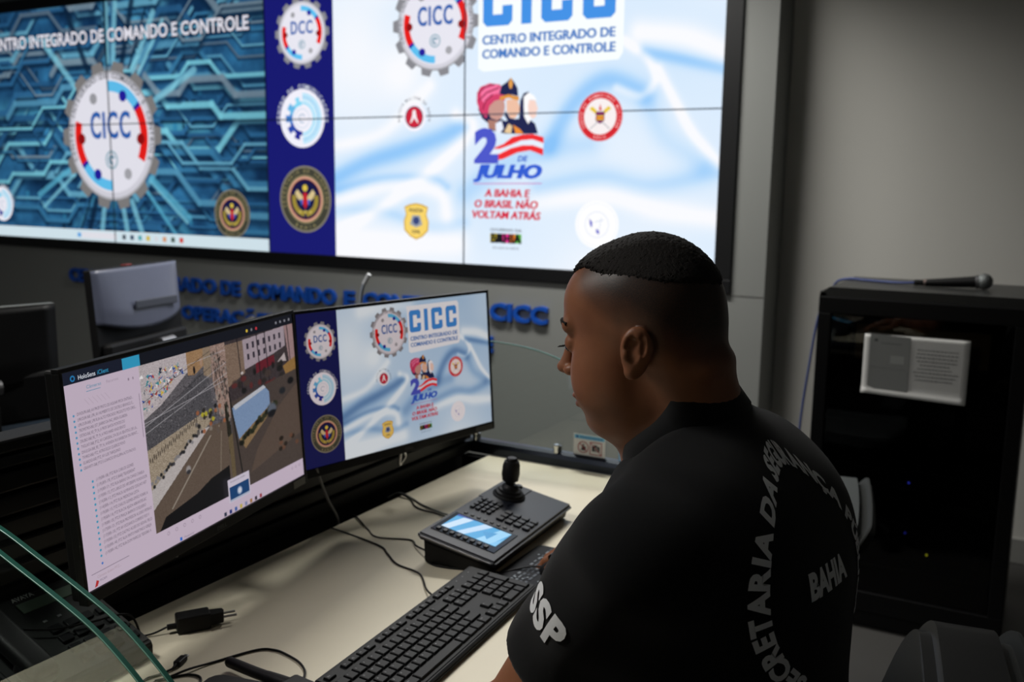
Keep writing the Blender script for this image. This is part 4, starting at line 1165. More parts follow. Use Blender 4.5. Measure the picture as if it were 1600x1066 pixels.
# ------------------------------------------------------------------ joystick controller
CLn, CWd = .354, .158
ct = thing("joystick_controller", "black camera joystick controller with lit blue display on the desk behind the keyboard", "camera controller", (-.883, 1.549, ZD), math.radians(93.4))
def cz(y): return .030 + (y + CWd / 2) / CWd * .030       # top surface height; y>0 is the raised back
bm = BM()
base = [(-CWd / 2 + .012, .001), (CWd / 2 - .012, .001), (CWd / 2 - .010, .044), (-CWd / 2 + .008, .020)]
prism(bm, base, -CLn / 2 + .006, CLn / 2 - .006, M)
bmesh.ops.bevel(bm, geom=bm.edges[:], offset=.003, segments=2, affect='EDGES', clamp_overlap=True)
obj("base", bm, M_BLACK, ct)
bm = BM()
top = [(-CWd / 2, cz(-CWd / 2) - .012), (CWd / 2, cz(CWd / 2) - .014), (CWd / 2, cz(CWd / 2)), (-CWd / 2, cz(-CWd / 2))]
prism(bm, top, -CLn / 2, CLn / 2, M)
bmesh.ops.bevel(bm, geom=bm.edges[:], offset=.0045, segments=3, affect='EDGES', clamp_overlap=True)
obj("top_panel", bm, mat("blue_black_panel", (29, 32, 42), .42, bump=.04, bscale=1500), ct, smooth=True)
ctilt = math.atan2(.030, CWd)
def cpos(a_, b_, dz=0.0):     # a: 0 back..1 front, b: 0 near end..1 far end
    y = CWd / 2 - a_ * CWd
    return (-CLn / 2 + b_ * CLn, y, cz(y) + dz)
def cplate(name, a0, a1, b0, b1, th, m, dz=0.0, bev=.0006, kind=None):
    bm = BM(); box(bm, (0, 0, 0), ((b1 - b0) * CLn, (a1 - a0) * CWd, th), bev=bev)
    o = obj(name, bm, m, ct)
    o.location = cpos((a0 + a1) / 2, (b0 + b1) / 2, dz); o.rotation_euler = (ctilt, 0, 0)
    return o
cplate("display_surround", .06, .90, .085, .36, .002, mat("gloss_black", (9, 9, 11), .15), .0004)
a = Art(z0=0)
lw, lh = (.341 - .150) * CLn, (.835 - .115) * CWd
a.rect(0, 0, lw, lh, (64, 160, 214))
def lp(pts, c): a.poly([(p[0] * lw, p[1] * lh) for p in pts], c)
lp([(0, .86), (1, .70), (1, .86), (.0, 1)], (196, 220, 240)); lp([(0, .58), (1, .34), (1, .50), (0, .72)], (186, 214, 240))
lp([(0, .10), (1, 0), (1, .20), (0, .36)], (150, 206, 240)); lp([(.2, .22), (.75, .18), (.55, .40)], (60, 150, 206)); lp([(0, 0), (.6, 0), (0, .12)], (120, 190, 234))
lp([(.88, 1), (1, 1), (1, .6)], (24, 60, 150))
o = a.build("display", emit_attr("controller_display", 1.0, .3), ct)
y_ = CWd / 2 - .835 * CWd
o.location = (-CLn / 2 + .150 * CLn, y_, cz(y_) + .0018); o.rotation_euler = (ctilt, 0, 0)
M_CKEY = mat("controller_key", (22, 24, 29), .4); M_CKEY2 = mat("controller_small_key", (86, 88, 90), .5)
for k in range(8):
    cplate("soft_key", .120 + .088 * k, .168 + .088 * k, .100, .128, .004, M_CKEY, .002)
    cplate("white_key", .140 + .088 * k, .180 + .088 * k, .385, .402, .003, M_CKEY2, .001)
for i in range(4):
    for j in range(4): cplate("number_key", .110 + .076 * i, .160 + .076 * i, .476 + .045 * j, .506 + .045 * j, .005, M_CKEY, .002, .001)
for i in range(4):
    for j in range(3): cplate("preset_key", .500 + .115 * i, .585 + .115 * i, .452 + .052 * j, .488 + .052 * j, .005, M_CKEY, .002, .001)
cplate("joystick_plate", .02, .44, .655, .985, .0015, mat("joystick_plate_black", (25, 28, 37), .45), .0006)
jb = cpos(.295, .80)
bm = BM(); lathe(bm, [(0, 0), (.034, 0), (.034, .003), (.030, .006), (.029, .010), (.024, .012), (.0235, .016), (.018, .018), (.017, .022), (.012, .026), (.0, .026)], 32)
o = obj("boot", bm, M_BLACK, ct, smooth=True); o.location = jb; o.rotation_euler = (ctilt, 0, 0)
bm = BM(); lathe(bm, [(0, .018), (.008, .018), (.010, .030), (.0165, .034), (.0185, .048), (.0175, .066), (.0150, .074), (.0120, .0755), (.0115, .079), (.009, .0815), (0, .0815)], 28)
o = obj("joystick", bm, M_BLACK, ct, smooth=True); o.location = jb; o.rotation_euler = (ctilt * .4, 0, 0)
bm = BM(); lathe(bm, [(0, 0), (.008, 0), (.008, .004), (.006, .006), (0, .006)], 18)
o = obj("round_button", bm, M_CKEY, ct); o.location = cpos(.27, .955); o.rotation_euler = (ctilt, 0, 0)
for s in (1,):
    bm = BM(); box(bm, (-CLn / 2 - .0005, 0, 0), (.0016, CWd - .012, .003), bev=.0005)
    o = obj("trim_strip", bm, M_STEEL, ct); o.location = (0, 0, cz(0) - .0055); o.rotation_euler = (ctilt, 0, 0)

# ------------------------------------------------------------------ desk telephone behind the glass
ph = thing("desk_telephone", "black office telephone seen through the two near glass dividers", "telephone", (-1.158, .787, ZD), math.radians(90))
PWd, PDp = .194, .172
def pz(y): return .026 + (y + PDp / 2) / PDp * .066
bm = BM()
prism(bm, [(-PDp / 2, .001), (PDp / 2, .001), (PDp / 2, pz(PDp / 2) - .004), (PDp / 2 - .006, pz(PDp / 2 - .006)), (-PDp / 2 + .004, pz(-PDp / 2 + .004)), (-PDp / 2, .020)], -PWd / 2, PWd / 2, M)
bmesh.ops.bevel(bm, geom=bm.edges[:], offset=.004, segments=3, affect='EDGES', clamp_overlap=True)
obj("body", bm, mat("telephone_plastic", (38, 40, 39), .5, bump=.04, bscale=1200), ph)
ptilt = math.atan2(.066, PDp)
def pplate(name, x0, x1, y0_, y1_, th, m, dz=0.0, bev=.0006):
    bm = BM(); box(bm, (0, 0, 0), (x1 - x0, y1_ - y0_, th), bev=bev)
    o = obj(name, bm, m, ph); ym = (y0_ + y1_) / 2
    o.location = ((x0 + x1) / 2, ym, pz(ym) + dz); o.rotation_euler = (ptilt, 0, 0); return o
pplate("display", -.010, .080, .046, .066, .002, mat("grey_green_lcd", (118, 140, 122), .6), .0008)
a = Art(z0=0); a.text("AVAYA", 0, 0, .0075, (150, 152, 150), width=.034, bold=.03)
o = a.build("maker_logo", mat("telephone_logo", (225, 227, 225), .5), ph); o.location = (-.010, .0715, pz(.0715) + .0008); o.rotation_euler = (ptilt, 0, 0)
for i in range(3):
    for j in range(4): pplate("key", -.004 + .024 * i, .014 + .024 * i, -.070 + .021 * j, -.056 + .021 * j, .005, M_KEY, .002, .001)
for j in range(4): pplate("function_key", .070, .088, -.070 + .021 * j, -.058 + .021 * j, .004, M_KEY, .002, .001)
for i in range(4):
    pplate("key_mark", .0 + .022 * i, .006 + .022 * i, .018, .022, .001, M_LEG, .001, .0002)
bm = BM(); box(bm, (0, 0, 0), (.040, .176, .022), bev=.010, seg=4); box(bm, (0, .066, -.008), (.044, .046, .022), bev=.009, seg=3); box(bm, (0, -.066, -.008), (.044, .046, .022), bev=.009, seg=3)
o = obj("handset", bm, M_BLACK, ph, smooth=True); o.location = (-.066, 0, pz(0) + .020); o.rotation_euler = (ptilt, 0, 0)

# ------------------------------------------------------------------ small things on the desk
def cable(name, label, pts, r=.0017, m=None, group=None):
    bm = BM(); tube(bm, pts, r, n=8, sm=8)
    o = obj(name, bm, m or M_BLACK, smooth='all'); tag(o, label, "cable", group); return o
cable("cable", "thin black keyboard cable zigzagging to the keyboard's back edge", [(-1.222, 1.43, .738), (-1.19, 1.421, ZD + .003), (-1.062, 1.398, ZD + .002), (-1.02, 1.372, ZD + .002), (-.976, 1.341, ZD + .002), (-.917, 1.326, ZD + .002), (-.868, 1.275, ZD + .004), (-.832, 1.243, ZD + .012)])
cable("cable", "black cable running into the controller's near end", [(-1.222, 1.51, .738), (-1.195, 1.500, ZD + .003), (-1.13, 1.455, ZD + .002), (-1.087, 1.430, ZD + .002), (-1.026, 1.451, ZD + .002), (-.995, 1.428, ZD + .004), (-.958, 1.405, ZD + .010)])
cable("cable", "black looping cable behind the controller's back edge", [(-1.222, 1.66, .738), (-1.20, 1.656, ZD + .006), (-1.165, 1.649, ZD + .003), (-1.13, 1.618, ZD + .002), (-1.099, 1.606, ZD + .002), (-1.06, 1.60, ZD + .003), (-.985, 1.565, ZD + .012)])
cable("cable", "grey cable lying beside the black one behind the controller", [(-1.222, 1.645, .738), (-1.20, 1.66, ZD + .007), (-1.16, 1.652, ZD + .003), (-1.12, 1.632, ZD + .002), (-1.052, 1.602, ZD + .006), (-.98, 1.58, ZD + .012)], .0020, mat("grey_cable_jacket", (96, 98, 96), .5))
cable("cable", "grey cable hanging from under the right monitor to the desk edge", [(-1.188, 1.374, .880), (-1.19, 1.386, .855), (-1.20, 1.42, .803), (-1.216, 1.468, .745), (-1.225, 1.48, .70)], .0028, mat("pale_grey_cable_jacket", (128, 128, 128), .5))
cable("cable", "black mouse cable passing around the controller's near corner", [(-.955, 1.400, ZD + .0015), (-.935, 1.378, ZD + .002), (-.905, 1.371, ZD + .002), (-.858, 1.383, ZD + .002), (-.800, 1.40, ZD + .003), (-.78, 1.425, ZD + .004), (-.755, 1.442, ZD + .009), (-.735, 1.444, ZD + .012)])
# charger
ad = thing("power_adapter", "black plug-in charger lying on its side on the desk below the left monitor", "charger", (-1.092, .980, ZD), math.atan2(.83, .55))
bm = BM(); box(bm, (-.004, 0, .0135), (.050, .028, .026), bev=.003, seg=3); obj("body", bm, M_BLACK, ad)
bm = BM(); prism(bm, [(.020, -.011), (.040, -.008), (.042, .0), (.040, .008), (.020, .011)], .005, .022); obj("plug", bm, M_BLACK, ad)
for s in (-1, 1):
    bm = BM(); cyl(bm, (.040, s * .0065, .0135), (.060, s * .0065, .0135), .0019, 10); obj("pin", bm, M_STEEL, ad)
bm = BM(); cyl(bm, (-.042, 0, .010), (-.029, 0, .010), .0045, 12); obj("strain_relief", bm, M_BLACK, ad)
cable("cable", "black charger cable trailing from the charger over the telephone", [(-1.1165, .9455, ZD + .010), (-1.125, .93, ZD + .005), (-1.133, .917, ZD + .004), (-1.118, .899, ZD + .018), (-1.119, .880, ZD + .056), (-1.135, .83, ZD + .061), (-1.150, .78, ZD + .067), (-1.180, .735, ZD + .079)], .0016)
ub = thing("usb_plug", "black micro-USB plug with metal tip on the desk beside the green glass edge", "plug", (-1.026, .890, ZD), math.atan2(.037, -.012))
bm = BM(); box(bm, (0, 0, .0045), (.022, .011, .008), bev=.002); obj("shell", bm, M_BLACK, ub)
bm = BM(); box(bm, (.014, 0, .0045), (.008, .0068, .0026), bev=.0005); obj("metal_tip", bm, M_STEEL, ub)
bm = BM(); cyl(bm, (-.020, 0, .0035), (-.010, 0, .0042), .0018, 10, .0032); obj("strain_relief", bm, M_BLACK, ub)
cable("cable", "thin black USB cable curling in a loop at the photo's bottom left", [(-1.0200, .8715, ZD + .003), (-1.024, .852, ZD + .002), (-1.030, .835, ZD + .002), (-1.022, .818, ZD + .002), (-1.010, .842, ZD + .002), (-.998, .878, ZD + .0045), (-.988, .912, ZD + .002), (-.961, .972, ZD + .002), (-.938, .986, ZD + .002), (-.911, .984, ZD + .002), (-.880, .975, ZD + .002), (-.855, .957, ZD + .002), (-.842, .930, ZD + .002), (-.845, .90, ZD + .002)])
cable("cable", "short black cable loop ending at the rounded black case", [(-1.016, .836, ZD + .002), (-1.004, .855, ZD + .002), (-.990, .872, ZD + .002), (-.972, .875, ZD + .002), (-.958, .862, ZD + .002), (-.950, .84, ZD + .002)])
rdv = Vector((-.854, .911, 0)) - Vector((-.952, .912, 0))
rad = thing("two_way_radio", "black walkie-talkie lying with its stubby antenna pointing left at the photo's bottom", "radio", (-.80, .897, ZD), math.atan2(.10, -1))
bm = BM(); tube(bm, [(.034, 0, .0165), (.06, 0, .0160), (.10, 0, .0138), (.153, 0, .0125)], lambda t: .0105 - .0045 * t if t < .5 else .0082 - .0006 * t, n=16, sm=6)
ball(bm, (.153, 0, .0125), .0073, sub=2); obj("antenna", bm, M_BLACK, rad, smooth=True)
bm = BM(); box(bm, (-.032, .016, .0165), (.125, .054, .031), bev=.006, seg=3); obj("body", bm, M_BLACK, rad)
bm = BM(); cyl(bm, (.030, .026, .018), (.043, .026, .018), .0075, 18); obj("volume_knob", bm, M_BLACKG, rad)
bm = BM(); box(bm, (-.02, .016, .0325), (.05, .034, .002), bev=.0006); obj("speaker_grille", bm, M_BLACKG, rad)
bm = BM(); prism(bm, [(p[0], p[1]) for p in rrect(.110, .066, .014, 6)], 0, .014)
bmesh.ops.bevel(bm, geom=bm.edges[:], offset=.003, segments=2, affect='EDGES', clamp_overlap=True)
o = obj("black_case", bm, M_BLACK, None); o.location = (-.885, .857, ZD); o.rotation_euler = (0, 0, math.radians(12))
tag(o, "rounded flat black case at the photo's bottom edge beside the radio antenna", "case")

# mouse pad and mouse under the man's right hand
mp = thing("mouse_pad", "dark printed mouse pad under the man's right hand", "mouse pad", (-.69, 1.466, ZD))
bm = BM(); prism(bm, rrect(.220, .182, .012, 6), 0, .003); obj("pad", bm, mat("dark_blue_cloth", (17, 22, 30), .8, bump=.1, bscale=1500), mp)
def draw_pad(a, w, h):
    for k in range(4):
        x = .030 + .010 * k
        for j in range(11):
            a.rect(x, .008 + .0155 * j, x + rd.choice((.003, .005)), .008 + .0155 * j + rd.uniform(.006, .013), rd.choice([(120, 128, 136), (80, 88, 98), (60, 68, 80)]))
    for k in range(12): a.disc(rd.uniform(.01, .10), rd.uniform(.01, .17), .0022, (150, 160, 166), 10)
a = Art(z0=.0033, step=2e-5); draw_pad(a, .22, .182)
o = a.build("print", MATS["printed_ink"], mp); o.location = (-.11, -.091, 0)
ms = thing("computer_mouse", "black computer mouse under the man's right hand", "mouse", (-.685, 1.452, ZD + .003), math.radians(96))
bm = BM(); bmesh.ops.create_uvsphere(bm, u_segments=28, v_segments=16, radius=1.0)
for v in bm.verts:
    x, y, z = v.co
    v.co = (x * .031, y * .057, max(z, -.02) * .036 * (1 - .25 * y))
obj("shell", bm, M_BLACK, ms, smooth='all')
bm = BM(); cyl(bm, (-.004, .034, .029), (.004, .034, .029), .006, 16); obj("scroll_wheel", bm, M_BLACKG, ms)

# ------------------------------------------------------------------ consoles opposite, beyond the slat wall
worktop2 = thing("console_desk", "dark console worktop of the opposite row behind the monitors", "desk", (-2.12, 1.10, 0))
bm = BM(); box(bm, (0, 0, .73), (1.16, 2.72, .025), bev=.003); obj("desktop", bm, M_BLACKG, worktop2)
for yy in (-1.2, 0, 1.2):
    bm = BM(); box(bm, (0, yy, .359), (.6, .03, .717), bev=.003); obj("leg_panel", bm, M_BLACKG, worktop2)
def back_monitor(label, loc, rz, w, h, top, mats, tilt=0.0):
    r = thing("monitor", label, "monitor", loc, rz)
    R = Matrix.Translation((0, 0, top - h / 2 - loc[2])) @ Matrix.Rotation(tilt, 4, 'X')
    bm = BM(); box(bm, (0, .012, 0), (w, .024, h), bev=.004); bmesh.ops.transform(bm, matrix=R, verts=bm.verts[:]); obj("bezel", bm, M_BLACK, r)
    bm = BM()
    n = 14; V2 = []
    H2 = h * mats[1]
    for j in range(n + 1):
        v = j / n
        for i in range(n + 1):
            u = i / n
            z = h / 2 - .003 - v * H2
            bul = .030 * (1 - abs(2 * u - 1) ** 4) * (.25 + .75 * min(1, v * 1.4))
            low = .035 * (1 - (2 * u - 1) ** 2) * v
            V2.append(bm.verts.new(((u - .5) * (w - .006), -bul * 1.0, z - low * mats[2])))
    for j in range(n):
        for i in range(n):
            k = j * (n + 1) + i
            bm.faces.new((V2[k], V2[k + 1], V2[k + n + 2], V2[k + n + 1]))
    bmesh.ops.transform(bm, matrix=R, verts=bm.verts[:])
    o = obj("back_cover", bm, mats[0], r, smooth='all')
    sol = o.modifiers.new("thickness", 'SOLIDIFY'); sol.thickness = .004
    bm = BM(); box(bm, (0, -.012, -h * .27), (w - .03, .03, h * .42), bev=.01); bmesh.ops.transform(bm, matrix=R, verts=bm.verts[:]); obj("lower_back", bm, M_BLACK, r)
    bm = BM(); box(bm, (w * .05, -.045, (top - h * .78 - loc[2]) / 2), (.07, .03, top - h * .78 - loc[2]), bev=.006); obj("stand_neck", bm, M_BLACK, r)
    bm = BM(); cyl(bm, (w * .05 - .035, -.066, top - h * .62 - loc[2]), (w * .05 + .035, -.066, top - h * .62 - loc[2]), .018, 18); obj("hinge", bm, M_STEEL, r)
    bm = BM(); prism(bm, rrect(.22, .16, .03, 6), 0, .012, Matrix.Translation((w * .05, -.03, 0))); obj("stand_base", bm, M_BLACK, r)
    return r, R
M_GREYB = mat("blue_grey_plastic", (92, 97, 116), .35, spec=.5)
gm, R = back_monitor("blue-grey monitor seen from behind on the opposite console, in front of the blue wall letters", (-2.450, 2.035, .7425), math.radians(106), .44, .39, 1.160, (M_GREYB, .40, 1.0), math.radians(-4))
bm = BM(); box(bm, (.04, -.034, .075), (.22, .006, .026), bev=.004, rot=Matrix.Rotation(math.radians(1), 3, 'Y')); bmesh.ops.transform(bm, matrix=R, verts=bm.verts[:]); obj("vent", bm, mat("vent_grey", (66, 70, 82), .6), gm)
bm = BM(); box(bm, (-.03, .012, .197), (.03, .02, .006), bev=.002); bmesh.ops.transform(bm, matrix=R, verts=bm.verts[:]); obj("red_button", bm, mat("red_tab", (120, 40, 40), .5), gm)
bmn, R2 = back_monitor("black monitor seen from behind at the photo's left edge, above the slat wall", (-2.28, 1.36, .7425), math.radians(78), .46, .30, 1.100, (mat("black_gloss_plastic", (9, 9, 10), .5, spec=.2), .6, .6))
bm = BM(); box(bm, (0, .012, .1505), (.455, .022, .003), bev=.001); bmesh.ops.transform(bm, matrix=R2, verts=bm.verts[:]); obj("top_strip", bm, mat("grey_strip", (110, 112, 110), .4), bmn)
t = thing("equipment_case", "dark grey equipment case half hidden behind the left monitor's top edge", "case", (-2.12, 2.22, .7425), math.radians(8))
bm = BM(); box(bm, (0, 0, .11), (.24, .44, .22), bev=.008); obj("housing", bm, mat("dark_grey_case", (84, 87, 84), .5), t)
bm = BM(); box(bm, (-.02, -.06, .232), (.06, .12, .024), bev=.005); cyl(bm, (-.02, -.12, .235), (-.02, -.03, .255), .012, 12); obj("black_bracket", bm, M_BLACK, t)
t = thing("gooseneck", "thin pale gooseneck rod standing behind the right monitor against the blue letters", "gooseneck", (-1.62, 2.05, .7425))
bm = BM(); lathe(bm, [(0, 0), (.035, 0), (.035, .008), (.012, .014), (0, .014)], 20); obj("base", bm, M_BLACK, t)
bm = BM(); tube(bm, [(0, 0, .01), (.004, 0, .20), (.012, 0, .36), (.024, 0, .41)], .005, n=10, sm=8); obj("stem", bm, mat("pale_stem", (150, 158, 172), .35), t, smooth='all')
bm = BM(); cyl(bm, (.024, 0, .41), (.042, 0, .437), .006, 12); obj("tip", bm, mat("white_tip", (215, 218, 222), .4), t)

# ------------------------------------------------------------------ equipment rack, paper, microphone
rk = thing("equipment_rack", "black floor-standing equipment rack with a paper taped to its glass door", "rack", (-.333, 3.40, 0))
RX, RY, RZ = .61, .44, 1.112
bm = BM()
for s in (-1, 1): box(bm, (s * (RX / 2 - .012), 0, RZ / 2), (.024, RY, RZ - .03), bev=.004)
box(bm, (0, RY / 2 - .006, RZ / 2), (RX - .04, .012, RZ - .05)); box(bm, (0, 0, .03), (RX - .03, RY, .06), bev=.004)
obj("carcass", bm, M_BLACKG, rk)
bm = BM()
prism(bm, [(-RX / 2, .0), (RX / 2, .0), (RX / 2, .008), (RX / 2 - .03, .032), (-RX / 2 + .03, .032), (-RX / 2, .008)][::1], -RY / 2, RY / 2, Matrix(((1, 0, 0, 0), (0, 0, 1, 0), (0, 1, 0, RZ - .032), (0, 0, 0, 1))))
obj("top_cover", bm, mat("rack_top_charcoal", (44, 45, 44), .38), rk)
dr = bpy.data.objects.new("door", None)
bm = BM()
for xa, xb, za, zb in ((-RX / 2, RX / 2, 1.03, RZ - .03), (-RX / 2, RX / 2, .06, .125), (-RX / 2, -RX / 2 + .045, .125, 1.03), (RX / 2 - .045, RX / 2, .125, 1.03)):
    box(bm, ((xa + xb) / 2, -RY / 2 - .008, (za + zb) / 2), (xb - xa - .004, .018, zb - za), bev=.003)
door = obj("door", bm, M_BLACKG, rk)
bm = BM(); box(bm, (0, -RY / 2 - .006, .58), (RX - .092, .004, .905)); obj("door_glass", bm, glass_mat("smoked_glass", (.46, .46, .46)), door)
bm = BM(); lathe(bm, [(0, 0), (.008, 0), (.008, .006), (.005, .010), (0, .010)], 16, Matrix.Translation((-RX / 2 + .06, -RY / 2 - .016, .548)) @ Matrix.Rotation(PI / 2, 4, 'X')); obj("lock", bm, M_CHROME, door)
bm = BM(); box(bm, (.006, -RY / 2 + .035, .94), (.39, .03, .11), bev=.003); obj("amber_reflection_panel", bm, mat("amber_beige_panel", (140, 118, 84), .6), rk)  # added panel; its amber colour imitates a reflection in the door glass
for z in (.205, .44, .68):
    bm = BM(); box(bm, (0, -.01, z), (RX - .06, RY - .08, .006), bev=.002); obj("shelf", bm, M_BLACKG, rk)
for nm, z, hh in (("server", .30, .12), ("recorder", .50, .07), ("amplifier", .74, .09)):
    bm = BM(); box(bm, (0, -.01, z), (.46, .34, hh), bev=.004); obj(nm, bm, M_BLACK, rk)
for x, z, c in ((-.33, .498, (60, 70, 220)), (-.329, .331, (40, 44, 150)), (-.26, .27, (190, 190, 40))):
    bm = BM(); ball(bm, (x + .333, -.187, z), .0035, sub=2); obj("indicator_light", bm, emit("led_%d" % c[2], c, 1.5), rk)
pp = thing("notice_sheet", "white printed notice sheet taped to the rack's glass door", "paper", (-.336, 3.158, .787))
bm = BM()
N = 16; g = []
for j in range(N + 1):
    for i in range(N + 1):
        u, v = i / N, j / N
        y = .0 - .010 * max(0, (.12 - v) / .12) ** 2 - .004 * max(0, (.1 - u) / .1)
        g.append(bm.verts.new(((u - .5) * .302, y, v * (.196 + .010 * (u - 1)) + .0 - .008 * (u - .2))))
for j in range(N):
    for i in range(N):
        k = j * (N + 1) + i; bm.faces.new((g[k], g[k + 1], g[k + N + 2], g[k + N + 1]))
o = obj("sheet", bm, M_PAPER, pp, smooth='all'); so = o.modifiers.new("thickness", 'SOLIDIFY'); so.thickness = .0005
def draw_sheet(a, w, h):
    a.poly([(.017, .016), (.136, .011), (.136, h - .010), (.017, h - .006)], (138, 140, 138))
    a.rect(.030, h - .030, .040, h - .022, (70, 72, 74)); a.rect(.05, h - .036, .11, h - .033, (110, 112, 112)); a.rect(.08, .10, .12, .125, (160, 162, 160)); a.line([(.02, .085), (.13, .082)], .001, (112, 114, 112))
    for k, (x0, x1) in enumerate(((.156, .272), (.156, .272), (.154, .270), (.158, .272), (.166, .250), (.160, .256), (.150, .276), (.154, .268), (.156, .262))):
        yy = h - .042 - .0115 * k - .004
        x = x0
        while x < x1:
            ww = rd.uniform(.004, .011); a.rect(x, yy - .0015, min(x1, x + ww), yy + .0018, (120, 122, 122)); x += ww + .0022
decal("print", pp, draw_sheet, .302, .196, -.0022)
mi = thing("microphone", "handheld microphone with silver mesh head lying on top of the rack", "microphone", (-.27, 3.39, RZ))
bm = BM(); tube(bm, [(-.085, 0, .012), (-.02, 0, .016), (.072, 0, .024)], lambda t: .0105 + .008 * t, n=20, sm=3); obj("body", bm, M_BLACK, mi, smooth=True)
bm = BM(); cyl(bm, (-.112, 0, .011), (-.083, 0, .0122), .0095, 18); obj("connector", bm, M_BLACK, mi)
bm = BM(); cyl(bm, (-.083, 0, .0122), (-.074, 0, .0128), .0112, 18); obj("silver_ring", bm, mat("dull_silver", (150, 132, 126), .4, metal=.7), mi)
bm = BM(); cyl(bm, (.070, 0, .0238), (.078, 0, .0246), .0215, 24); obj("collar_ring", bm, M_STEEL, mi)
bm = BM(); ball(bm, (.094, 0, .0262), .0255, sub=3); obj("mesh_head", bm, mat("mesh_grille", (128, 132, 132), .5, metal=.7, bump=.6, bscale=700), mi, smooth='all')
cable("cable", "blue cable running from the microphone over the rack's left side and down", [(-.378, 3.39, RZ + .010), (-.44, 3.40, RZ + .006), (-.54, 3.44, RZ + .005), (-.60, 3.47, RZ + .004), (-.645, 3.49, RZ - .012), (-.668, 3.50, RZ - .06), (-.70, 3.50, .98), (-.722, 3.50, .80), (-.742, 3.50, .56), (-.75, 3.50, .2), (-.74, 3.48, .012), (-.70, 3.40, .006)], .0042, mat("blue_cable_jacket", (44, 62, 120), .5))

# ------------------------------------------------------------------ chairs
def make_chair(label, loc, rz, back_top=.93, seat_z=.46, mback=None, mcush=None, group=None, arms=True):
    t = thing("office_chair", label, "chair", loc, rz, group)
    mback = mback or M_BLACK; mcush = mcush or mat("charcoal_seat_fabric", (30, 31, 33), .85, bump=.15, bscale=700)
    bm = BM(); prism(bm, rrect(.48, .46, .10, 8), seat_z - .045, seat_z)
    bmesh.ops.bevel(bm, geom=bm.edges[:], offset=.018, segments=3, affect='EDGES', clamp_overlap=True); obj("seat", bm, mcush, t, smooth=True)
    bm = BM(); prism(bm, rrect(.44, .42, .09, 8), seat_z - .065, seat_z - .046); obj("seat_shell", bm, mback, t, smooth=True)
    bh = back_top - seat_z - .09
    def back_panel(thick, off, w, h, zc):
        bm = BM(); prism(bm, rrect(w, h, min(w, h) * .30, 10), -thick / 2, thick / 2)
        bmesh.ops.subdivide_edges(bm, edges=[e for e in bm.edges if e.calc_length() > .09], cuts=6, use_grid_fill=True)
        bmesh.ops.bevel(bm, geom=[e for e in bm.edges if not e.is_boundary and e.calc_face_angle(0) > .8], offset=thick * .45, segments=4, affect='EDGES', clamp_overlap=True)
        for v in bm.verts:
            x, y, z = v.co
            v.co = Vector((x, -.225 - off - z + .12 * x * x - .10 * (y / h), zc + y))
        return bm
    obj("backrest", back_panel(.10, .02, .44, bh, seat_z + .09 + bh / 2), mcush, t, smooth=True)
    obj("back_shell", back_panel(.040, .082, .45, bh + .004, seat_z + .09 + bh / 2), mback, t, smooth=True)
    bm = BM(); box(bm, (0, -.235, seat_z + .05), (.07, .02, .26), bev=.006); box(bm, (0, -.14, seat_z - .07), (.07, .20, .02), bev=.005); obj("back_support", bm, M_BLACK, t)
    bm = BM(); cyl(bm, (0, 0, .09), (0, 0, seat_z - .06), .025, 18); obj("gas_column", bm, M_BLACKG, t)
    for k in range(5):
        a_ = 2 * PI * k / 5 + .3
        bm = BM(); tube(bm, [(0, 0, .10), (.15 * math.cos(a_), .15 * math.sin(a_), .095), (.29 * math.cos(a_), .29 * math.sin(a_), .075)], lambda q: .024 - .009 * q, n=10, sm=4); lg = obj("base_leg", bm, M_BLACK, t, smooth=True)
        bm = BM(); c_, s_ = math.cos(a_), math.sin(a_)
        for s in (-1, 1): cyl(bm, (.29 * c_ - s * .005 * s_, .29 * s_ + s * .005 * c_, .028), (.29 * c_ - s * .022 * s_, .29 * s_ + s * .022 * c_, .028), .028, 16)
        obj("caster", bm, M_BLACK, lg)
    if arms:
        for s in (-1, 1):
            bm = BM(); tube(bm, [(s * .20, .02, seat_z - .05), (s * .27, .02, seat_z - .04), (s * .285, 0, seat_z + .08), (s * .28, -.02, seat_z + .19)], .014, n=10, sm=5)
            box(bm, (s * .275, .02, seat_z + .205), (.055, .25, .028), bev=.011, seg=3); obj("armrest", bm, M_BLACK, t, smooth=True)
    return t
M_SHELL = mat("grey_chair_shell", (46, 48, 47), .6, spec=.3)
make_chair("grey backed office chair standing between the man and the equipment rack", (-.66, 2.20, 0), math.radians(100), .715, .46, M_SHELL, mat("grey_seat_fabric", (64, 68, 68), .8, bump=.1, bscale=700), arms=False)

